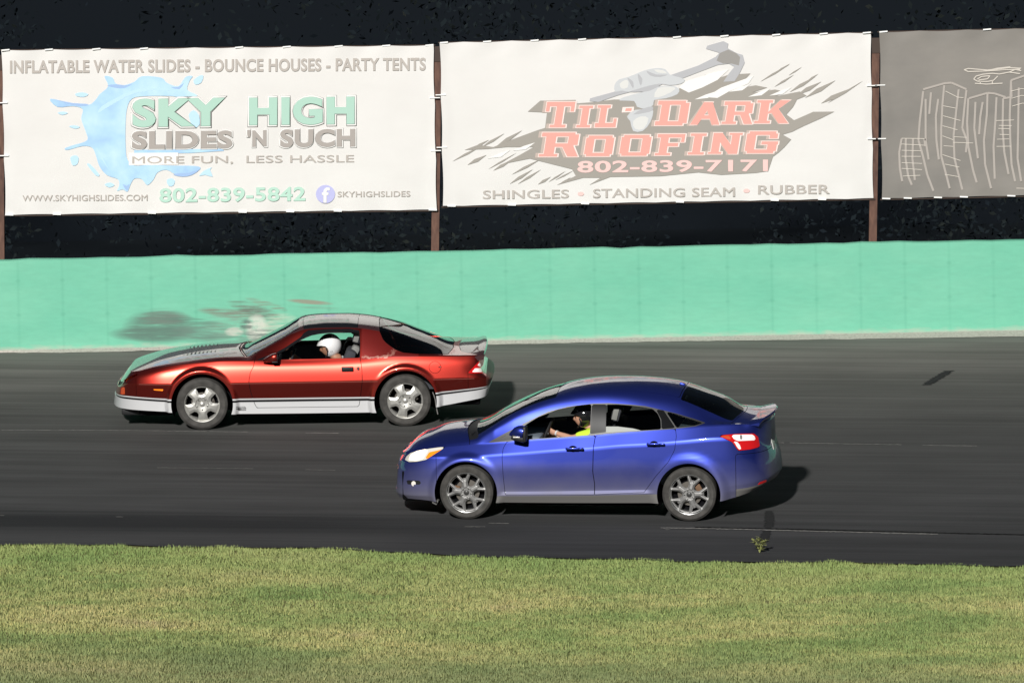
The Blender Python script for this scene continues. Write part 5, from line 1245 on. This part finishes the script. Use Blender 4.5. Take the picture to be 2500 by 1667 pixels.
# ================================================================ BLUE SEDAN
def build_blue():
    k = (-.1347, -.185); WB = 2.648
    car = empty('race_car'); car.matrix_world = pose(-.4437, -.1950, R(-8.473))
    finish(car, 'blue four-door sedan with dusty sills, front windows down, running nearest the grass', 'car', 'race cars on the track')
    c = dict(
        outline=[(-.958,0),(-.945,.25),(-.905,.47),(-.82,.655),(-.68,.785),(-.48,.858),(-.2,.888),(.2,.902),(.9,.910),(1.6,.912),(2.3,.912),(2.75,.903),(3.1,.873),(3.33,.81),(3.48,.70),(3.58,.52),(3.635,.27),(3.655,0)],
        z=[{-.958:.185,-.8:.215,-.6:.22,-.42:.212,.38:.207,2.27:.219,3.0:.25,3.3:.31,3.5:.36,3.66:.40},
           {-.958:.255,-.8:.262,-.42:.275,.38:.292,1.5:.312,2.2:.334,3.0:.355,3.3:.37,3.5:.40,3.66:.43},
           {-.958:.36,-.6:.36,.4:.345,1.5:.365,2.2:.385,3.0:.42,3.4:.46,3.66:.50},
           {-.958:.51,-.6:.55,0:.58,1.5:.60,2.4:.63,3.1:.66,3.4:.65,3.66:.64},
           {-.958:.62,-.8:.665,-.45:.73,0:.745,.32:.770,.63:.792,1.16:.838,1.4:.850,1.84:.893,2.16:.912,2.53:.945,3.0:.985,3.3:.985,3.66:.82},
           {-.958:.690,-.9:.700,-.8:.735,-.65:.785,-.45:.825,-.29:.845,0:.872,.22:.893,.4:.914,.72:.944,1.1:.972,1.46:1.0,1.9:1.042,2.3:1.074,2.6:1.102,2.85:1.130,3.1:1.140,3.3:1.135,3.5:1.125,3.66:1.12}],
        inset=[{-.958:.03,-.7:.04,-.4:.045,.4:.05,2.2:.05,3.1:.04,3.5:.09,3.66:.12},
               {-.958:.0,-.7:.006,-.4:.010,.6:.004,2.0:.004,3.1:.01,3.5:.035,3.66:.04},
               {-.958:.0,-.5:.004,.4:.022,1:.026,2.0:.024,2.5:.006,3.2:.004,3.5:.005,3.66:.005},
               {-.958:.012,-.5:.006,0:.006,1:.006,2.0:.004,2.8:.002,3.3:.004,3.5:.0,3.66:.02},
               {-.958:.048,-.7:.035,-.3:.036,.3:.040,1.5:.040,2.5:.036,3.1:.036,3.35:.055,3.66:.085},
               {-.958:.088,-.8:.085,-.5:.105,0:.125,.5:.112,1.5:.108,2.5:.118,3.0:.140,3.3:.14,3.5:.10,3.66:.085}],
        sub=[5,5,6,8,7], crease=[1,2,4,5], smooth=6, railsoft=.9,
        ry={-.9:.70,-.5:.70,0:.76,.12:.765,.42:.735,.67:.70,.91:.665,1.15:.64,1.5:.62,2.0:.615,2.42:.60,2.6:.60,2.9:.60,3.1:.62,3.6:.62},
        rz={-.9:.700,-.8:.742,-.6:.815,-.3:.875,0:.915,.10:.935,.18:.990,.42:1.150,.56:1.235,.72:1.308,.91:1.376,1.05:1.412,1.2:1.440,1.35:1.462,1.6:1.475,1.85:1.462,2.12:1.424,2.42:1.382,2.53:1.358,2.69:1.292,2.87:1.202,2.98:1.160,3.1:1.140,3.4:1.135,3.66:1.12},
        zc={-.87:0.690,-.80:0.760,-.69:0.860,-.538:0.922,-.382:0.973,-.15:1.003,-.03:1.013,.05:1.038,.387:1.215,.748:1.370,.988:1.443,1.10:1.478,1.228:1.505,1.422:1.533,1.681:1.550,1.9:1.553,2.15:1.543,2.40:1.513,2.51:1.488,2.746:1.413,2.981:1.330,3.157:1.220,3.22:1.193,3.4:1.170,3.52:1.160,3.57:1.135,3.66:1.120},
        shift={-.8:0,-.4:.02,.0:.10,.13:.10,.6:.06,1.04:.03,1.5:0,2.5:-.03,2.9:-.07,3.12:-.10,3.3:-.06,3.5:0},
        flare=[(0,.325,.380,.470,.898),(WB,.325,.380,.500,.912)], crown=3.4, bulge=.010)
    M = build_skin(c); seals = []
    P8 = lambda A: pr(A, -.88, k)
    for wx, wz, r in ((-.004,.322,.374),(2.647,.322,.376)):
        _, M = cut(M, lambda A: np.maximum(np.maximum(np.hypot(A[:,0]-wx, A[:,2]-wz)-r, A[:,3]-4.9), .45-np.abs(A[:,1])))
    # dark lower sill
    sl, M = cut(M, lambda A: np.maximum(A[:,3]-.95, np.abs(A[:,0]-1.32)-1.2)); 
    for s in (1,-1):
        q,_ = cut(sl, lambda A: s*A[:,1]); emitsk(q, 'sill', 'sill_dirt', car, .02, .002)
    # windows: moulding around, then glass and openings
    dlo = [(.262,.908),(.48,1.030),(.735,1.168),(.974,1.285),(1.211,1.346),(1.518,1.384),(1.696,1.390),(1.955,1.374),(2.131,1.357),(2.248,1.330),(2.482,1.275),(2.716,1.205),(2.838,1.163),(2.723,1.122),(2.488,1.090),(1.899,1.044),(1.462,1.0),(1.096,.970),(.717,.944),(.528,.925)]
    w1 = [(.712,.960),(.678,1.085),(.735,1.130),(.858,1.205),(.974,1.252),(1.096,1.298),(1.332,1.348),(1.480,1.366),(1.468,1.2),(1.455,1.018),(1.096,.990)]
    w2 = [(1.668,1.050),(1.680,1.362),(1.80,1.364),(1.955,1.352),(2.10,1.334),(2.215,1.312),(2.268,1.262),(2.298,1.19),(2.302,1.092),(1.95,1.068)]
    w3 = [(2.385,1.290),(2.46,1.272),(2.60,1.228),(2.795,1.163),(2.700,1.132),(2.500,1.108)]
    cp = [(2.262,1.318),(2.345,1.308),(2.478,1.100),(2.322,1.086),(2.320,1.20)]
    bp = [(1.500,1.372),(1.670,1.372),(1.655,1.045),(1.472,1.020),(1.485,1.2)]
    tq = [(.40,.958),(.56,1.045),(.665,1.10),(.695,.962),(.52,.942)]
    ring = lambda A: np.maximum(4.99-A[:,3], A[:,3]-6.02)
    PF = lambda poly, r=.004: (lambda A: np.maximum(sdf(*pr(A,-.78,k), poly, r), ring(A)))
    D, M = cut(M, PF(dlo, .003))
    a, D = cut(D, PF(w1, .012)); fr_far, _ = cut(a, lambda A: -A[:,1]); emitsk(fr_far, 'front_window', 'clear_glass', car, 0, -.012)
    b, D = cut(D, PF(w2, .012))
    half = [(1.60,.98),(1.60,1.112),(1.80,1.113),(1.98,1.092),(2.10,1.062),(2.2,.98)]
    hb, _ = cut(b, lambda A: np.maximum(sdf(*pr(A,-.78,k), half), A[:,1])); emitsk(hb, 'lowered_window', 'sheen_glass', car, 0, -.014)
    bf, _ = cut(b, lambda A: -A[:,1]); emitsk(bf, 'rear_window', 'tint_glass', car, 0, -.012)
    q3, D = cut(D, PF(w3, .006))
    cpp, D = cut(D, PF(cp, .003)); bpp, D = cut(D, PF(bp, .002)); tqq, D = cut(D, PF(tq, .003))
    for s in (1,-1):
        for P, nm, m_, th, of in ((q3,'quarter_window','tint_glass',0,-.008),(cpp,'rear_post_cover','post_black',.008,-.004),(bpp,'door_post_cover','post_black',.008,-.003),(tqq,'mirror_corner_panel','gunmetal',.008,-.003),(D,'window_moulding','gunmetal',.014,.001)):
            q,_ = cut(P, lambda A: s*A[:,1]); emitsk(q, nm, m_, car, th, of)
    # windscreen, cowl, bonnet, rear window, boot
    ws, M = cut(M, lambda A: np.maximum(np.abs(A[:,4]-.595)-.455, 6.10-A[:,3])); emitsk(ws, 'windshield', 'clear_glass', car, 0, -.002)
    cw, M = cut(M, lambda A: np.maximum(np.abs(A[:,4]-.085)-.055, 6.0-A[:,3])); emitsk(cw, 'cowl', 'black_plastic', car, .01, -.012)
    rg, M = cut(M, lambda A: np.maximum(np.abs(A[:,4]-2.815)-.300, 6.10-A[:,3])); emitsk(rg, 'rear_glass', 'tint_glass', car, 0, -.002)
    HD = lambda A: np.maximum(np.maximum(A[:,4]-.028, 5.12-A[:,3]), -.90-A[:,4])
    hd, M = gapcut(M, HD, .004, seals); hood = emitsk(hd, 'hood', 'blue_paint', car, .012)
    RF = lambda A: np.maximum(np.maximum(np.abs(A[:,4]-1.775)-.72, 6.16-A[:,3]), -1+0*A[:,0])
    rf, M = gapcut(M, RF, .004, seals); emitsk(rf, 'roof', 'blue_paint', car, .012)
    BT = lambda A: np.maximum(np.maximum(3.135-A[:,4], 5.5-A[:,3]), -1+0*A[:,0])
    bt, M = gapcut(M, BT, .004, seals); trunk = emitsk(bt, 'trunk_lid', 'blue_paint', car, .012)
    # doors
    d1 = [(.56,1.1),(.535,.99),(.500,.955),(.445,.858),(.431,.75),(.440,.536),(.462,.30),(1.526,.312),(1.53,.438),(1.509,.581),(1.52,.866),(1.546,1.009),(1.56,1.1)]
    d2 = [(1.56,1.1),(1.546,1.009),(1.52,.866),(1.509,.581),(1.53,.438),(1.526,.312),(2.115,.342),(2.25,.528),(2.406,.707),(2.485,.851),(2.508,1.017),(2.49,1.2)]
    for s in (1,-1):
        ds = []
        for P_, nm in ((d1,'front_door'),(d2,'rear_door')):
            F_ = lambda A: np.maximum(np.maximum(sdf(*P8(A), P_), A[:,3]-4.999), np.maximum(s*A[:,1], .955-A[:,3]))
            q, M = cut(M, lambda A: F_(A)-.001); d, g = cut(q, lambda A: F_(A)+.0045); seals.append(g)
            ds.append(emitsk(d, nm, 'blue_paint', car, .014))
        if s == 1:
            for d, x0, z0 in ((ds[0],1.300,.862),(ds[1],2.262,.924)):
                MB().ell((x0-.02,-.893,z0),(.050,.006,.036),18,12).obj('handle_recess','gap',d)
                MB().box((x0-.105,-.938,z0-.012),(x0+.05,-.918,z0+.016),bev=.008).box((x0-.105,-.93,z0-.011),(x0-.085,-.89,z0+.013),bev=.004).box((x0+.045,-.934,z0-.010),(x0+.11,-.892,z0+.014),bev=.008).obj('door_handle','blue_paint',d)
                if d is ds[0]: MB().lathe([(0,-.012),(.008,-.012),(.010,-.006),(.010,.02)],(x0+.092,-.930,z0+.002),14).obj('key_lock','chrome',d)
        # mirror: blue shell over a black base
        ys = -s; V=[]; secs=((.535,1.045,.022,.05),(.575,1.058,.055,.12),(.62,1.062,.070,.17),(.665,1.058,.078,.19),(.700,1.052,.074,.19))
        for x,z,h,wd in secs:
            for q_ in range(20):
                a_=2*math.pi*q_/20; V.append((x+.015*math.sin(a_), ys*(.905+.095*math.copysign(abs(math.cos(a_))**.7,math.cos(a_))*wd/.19), z+h*math.copysign(abs(math.sin(a_))**.75,math.sin(a_))))
        F=[(i*20+q_,i*20+(q_+1)%20,(i+1)*20+(q_+1)%20,(i+1)*20+q_) for i in range(4) for q_ in range(20)]+[tuple(range(20)),tuple(range(80,100))[::-1]]
        mr = MB().add(V,F).obj('mirror','blue_paint',ds[0])
        MB().box((.560,min(ys*.80,ys*.985),.955),(.725,max(ys*.80,ys*.985),1.020),rot=('Y',R(14),(.64,0,.99)),bev=.02).box((.698,min(ys*.82,ys*.995),.950),(.735,max(ys*.82,ys*.995),1.128),bev=.012).obj('mirror_housing','black_plastic',mr)
        MB().box((.585,min(ys*.985,ys*1.001),1.002),(.665,max(ys*.985,ys*1.001),1.016),bev=.003).obj('indicator_strip','clear_lens',mr)
    # lamps
    hlp = [(-.752,.690),(-.735,.728),(-.66,.790),(-.553,.838),(-.42,.848),(-.268,.840),(-.36,.780),(-.497,.690),(-.60,.668),(-.70,.664)]
    hl, M = gapcut(M, lambda A: np.maximum(sdf(*pr(A,-.75,k), hlp, .003), A[:,0]+.1), .002, seals)
    amb = [(-.505,.700),(-.455,.778),(-.330,.806),(-.300,.812),(-.36,.770),(-.44,.716)]
    whi = [(-.700,.690),(-.680,.745),(-.60,.795),(-.525,.822),(-.475,.800),(-.535,.705),(-.62,.680)]
    for s in (1,-1):
        q,_ = cut(hl, lambda A: s*A[:,1]); h = emitsk(q, 'headlight', 'head_shell', car, .01, 0)
        w_,_ = cut(q, lambda A: sdf(*pr(A,-.75,k), whi, .003)); emitsk(w_, 'lamp_glow', 'head_lamp', h, .003, .002)
        w_,_ = cut(q, lambda A: sdf(*pr(A,-.75,k), amb, .002)); emitsk(w_, 'amber_indicator', 'amber', h, .003, .002)
    tlp = [(2.975,1.000),(3.20,1.022),(3.405,1.030),(3.455,.990),(3.475,.875),(3.36,.842),(3.215,.824),(3.185,.870),(3.145,.925),(3.07,.960)]
    tl, M = gapcut(M, lambda A: np.maximum(sdf(*pr(A,-.72,k), tlp, .003), np.maximum(2.5-A[:,0], A[:,3]-4.995)), .002, seals)
    for s in (1,-1):
        q,_ = cut(tl, lambda A: s*A[:,1]); t = emitsk(q, 'tail_light', 'red_lens', car, .01, .001)
        for nm, pl, m_ in (('reversing_lamp',[(3.135,1.008),(3.385,1.016),(3.425,.985),(3.41,.952),(3.21,.940),(3.165,.962)],'tail_white'),('orange_indicator',[(3.005,.992),(3.105,1.000),(3.135,.955),(3.08,.968)],'orange_lens'),('lower_reflector',[(3.160,.935),(3.205,.925),(3.258,.852),(3.225,.838),(3.195,.880)],'tail_white'),('lamp_bar',[(3.235,1.012),(3.262,1.013),(3.262,.944),(3.240,.943)],'alloy_grey')):
            w_,_ = cut(q, lambda A: sdf(*pr(A,-.72,k), pl, .002)); emitsk(w_, nm, m_, t, .003, .003 if nm != 'lamp_bar' else .005)
    # grille, lower intake, fog lamps
    gr, M = cut(M, lambda A: np.maximum(np.maximum(A[:,0]+.84, np.abs(A[:,1])-.52), np.maximum(1.3-A[:,3], A[:,3]-3.55))); go = emitsk(gr, 'grille', 'black_plastic', car, .01, -.015)
    gb = MB()
    for i in range(7):
        z = .30+i*.040; pts=[(-.932+.075*(abs(y)/.5)**2.0, y, z) for y in np.linspace(-.5,.5,17)]; gb.tube(pts, .009, 6)
    gb.obj('grille_bars','gunmetal',go)
    for s in (1,-1):
        fg, M = cut(M, lambda A: np.maximum(np.maximum(sdf(*pr(A,-.72,k), [(-.735,.395),(-.735,.430),(-.575,.425),(-.575,.392)], .008), A[:,0]+.3), s*A[:,1])); f_ = emitsk(fg, 'fog_lamp_recess', 'black_plastic', car, .01, -.010)
        MB().lathe([(0,0),(.028,.002),(.034,.012),(.034,.03)],(-.640,-s*.775,.408),20).obj('fog_lamp','clear_lens',f_).location=(-.0,-s*.028,0)
    # bumper seams and rear bumper
    fb, M = gapcut(M, lambda A: np.maximum(np.maximum(pr(A,-.85,k)[0]+.36, A[:,3]-4.2), -9-A[:,0]), .0025, seals); emitsk(fb, 'front_bumper', 'blue_paint', car, .012)
    rb, M = gapcut(M, lambda A: np.maximum(3.20-pr(A,-.85,k)[0], A[:,2]-.80), .003, seals)
    lowr, rb = cut(rb, lambda A: A[:,3]-1.3); emitsk(lowr, 'bumper_lower_trim', 'sill_dirt', car, .012, -.001)
    rf_, rb = cut(rb, lambda A: np.maximum(sdf(*pr(A,-.6,k), [(3.430,.402),(3.455,.428),(3.53,.455),(3.525,.432)], .004), A[:,3]-4)); rbo = emitsk(rb, 'rear_bumper', 'blue_paint', car, .012)
    for s in (1,-1):
        q,_ = cut(rf_, lambda A: s*A[:,1]); emitsk(q, 'reflector', 'red_lens', rbo, .008, .001)
    emitsk(M, 'body', 'blue_paint', car, .012)
    emitsk(join(*seals), 'panel_seams', 'gap', car, 0, -.008)
    # rear spoiler lip
    def lip(y):
        a=abs(y)/.66; dx=-.13*a*a; dz=-.035*a*a; e=max(0,(a-.8)/.2)**2
        return [(x+dx,z+dz-.03*e*(z>1.17)) for x,z in [(3.34,1.168),(3.42,1.176),(3.50,1.192),(3.585,1.212),(3.598,1.200),(3.585,1.172),(3.50,1.150),(3.38,1.155)]]
    ys=[-.66,-.64,-.58]+list(np.linspace(-.5,.5,13))+[.58,.64,.66]; V=[];n=8
    for y in ys: V+=[(x,y,z) for x,z in lip(y)]
    F=[(i*n+j,i*n+(j+1)%n,(i+1)*n+(j+1)%n,(i+1)*n+j) for i in range(len(ys)-1) for j in range(n)]+[tuple(range(n)),tuple((len(ys)-1)*n+j for j in range(n))[::-1]]
    MB().add(V,F).obj('spoiler','blue_paint',trunk,angle=30)
    MB().box((3.560,-.24,.760),(3.570,.20,.890),rot=('Y',R(-14),(3.575,0,.83)),bev=.003).obj('number_plate','plate',trunk)
    MB().box((2.44,-.025,1.485),(2.52,.025,1.512),rot=('Y',R(14),(2.48,0,1.5)),bev=.014).obj('roof_aerial','blue_paint',car)
    wp = MB().tube([(.07,-.55,.965),(.13,-.30,1.015),(.10,.05,1.035)],.008,6).tube([(.02,-.60,.965),(.06,-.50,.985)],.014,8).tube([(.08,.05,1.00),(.14,.30,1.02),(.12,.60,1.0)],.008,6)
    wp.obj('wipers','black_plastic',car)
    MB().prism([(.0,.0),(.055,.0),(.055,.03),(.0,.03)],-.003,0).obj('windshield_sticker','sticker',car,False).location=(.33,-.60,1.045)
    # underbody and arches
    MB().box((-.80,-.70,.19),(-.40,.70,.55),bev=.03).box((.40,-.80,.17),(2.25,.80,.36),bev=.03).box((3.02,-.60,.30),(3.30,.60,.60),bev=.03).box((-.42,-.52,.2),(.42,.52,.58)).box((2.22,-.52,.2),(3.04,.52,.58)).obj('underbody','gap',car)
    for wx in (0, WB):
        for s in (-1,1):
            V=[(wx+.385*math.cos(R(-25)+R(230)*i/24), s*y, .325+.385*math.sin(R(-25)+R(230)*i/24)) for i in range(25) for y in (.50,.87)]
            F=[(2*i,2*i+1,2*i+3,2*i+2) for i in range(24)]; b0=len(V); V.append((wx,s*.50,.33)); F+=[(b0,2*i,2*i+2) for i in range(24)]
            pydata('wheel_liner', V, F, 'gap', car, False)
    MB().box((-.415,-.84,.17),(-.35,-.72,.225),rot=('Y',R(25),(-.38,0,.2)),bev=.01).obj('splash_guard','dusty',car)
    for x,rot,cal in ((0,R(28),R(170)),(WB,R(2),R(30))):
        for s in (-1,1): make_wheel(car, x, s*.775, .322, s, 'y', rot, .3225, .238, .225, caliper=cal)
    # interior
    T = build_skin(dict(c, flare=[], step=.05, sub=[2,2,2,2,2]))
    T,_ = cut(T, lambda A: np.maximum(np.maximum(np.abs(A[:,4]-1.34)-.86, A[:,3]-4.90), .8-A[:,3]))
    for s in (1,-1):
        q,_ = cut(T, lambda A: s*A[:,1]); emitsk(q, 'door_lining', 'interior', car, .01, -.06)
    MB().box((.30,-.74,.40),(.80,.74,.86),bev=.07).box((.62,-.62,.78),(.86,-.20,.96),bev=.05).obj('dashboard','interior',car)
    MB().box((.80,-.08,.4),(1.9,.12,.62),bev=.03).obj('console','interior',car)
    MB().box((2.25,-.70,.40),(2.5,.70,1.02),rot=('Y',R(18),(2.3,0,.4)),bev=.05).box((2.5,-.70,1.0),(3.1,.70,1.08)).obj('rear_seat','interior',car)
    seat(car, 1.22, .36, .42, 'seat_cloth', R(22)); seat(car, 1.22, -.38, .42, 'seat_cloth', R(20), light='seat_light')
    steering(car, .905, -.38, .955, R(68), .19)
    MB().box((.80,.70,.92),(.99,.74,.955),rot=('Y',R(-10),(.9,0,.93)),bev=.01).obj('far_armrest','seat_light',car)
    MB().box((.98,-.03,1.30),(1.01,.20,1.36),bev=.01).obj('rear_view_mirror','black_plastic',car)
    return lean(car, -.88, .022)
_mx = build_blue()
driver(pose(-.4437, -.1950, R(-8.473)) @ _mx, 'driver in black helmet and yellow-green shirt seated in the blue sedan',
       (1.352,-.38,1.165), (1.46,-.38,.985), [(1.03,-.52,.985),(.97,-.22,.90)], [(1.225,-.61,.935),(1.24,-.18,.82)], (1.38,-.38,.60), 'skin', 'black', 'neon', R(-6))

for o in list(bpy.data.objects):
    b = o.name.split('.')[0]
    nn = {'wheel_nuts':'wheel_nut','eyes':'eye','snaps':'snap','tie_straps':'tie_strap','grille_bars':'grille_bar','edge_rail':'edge_rail','wipers':'wiper','splash_drop':'splash_drop','crease_highlight':'crease_highlight','fuel_lock':'fuel_lock'}.get(b)
    if nn: split_pieces(o, nn)
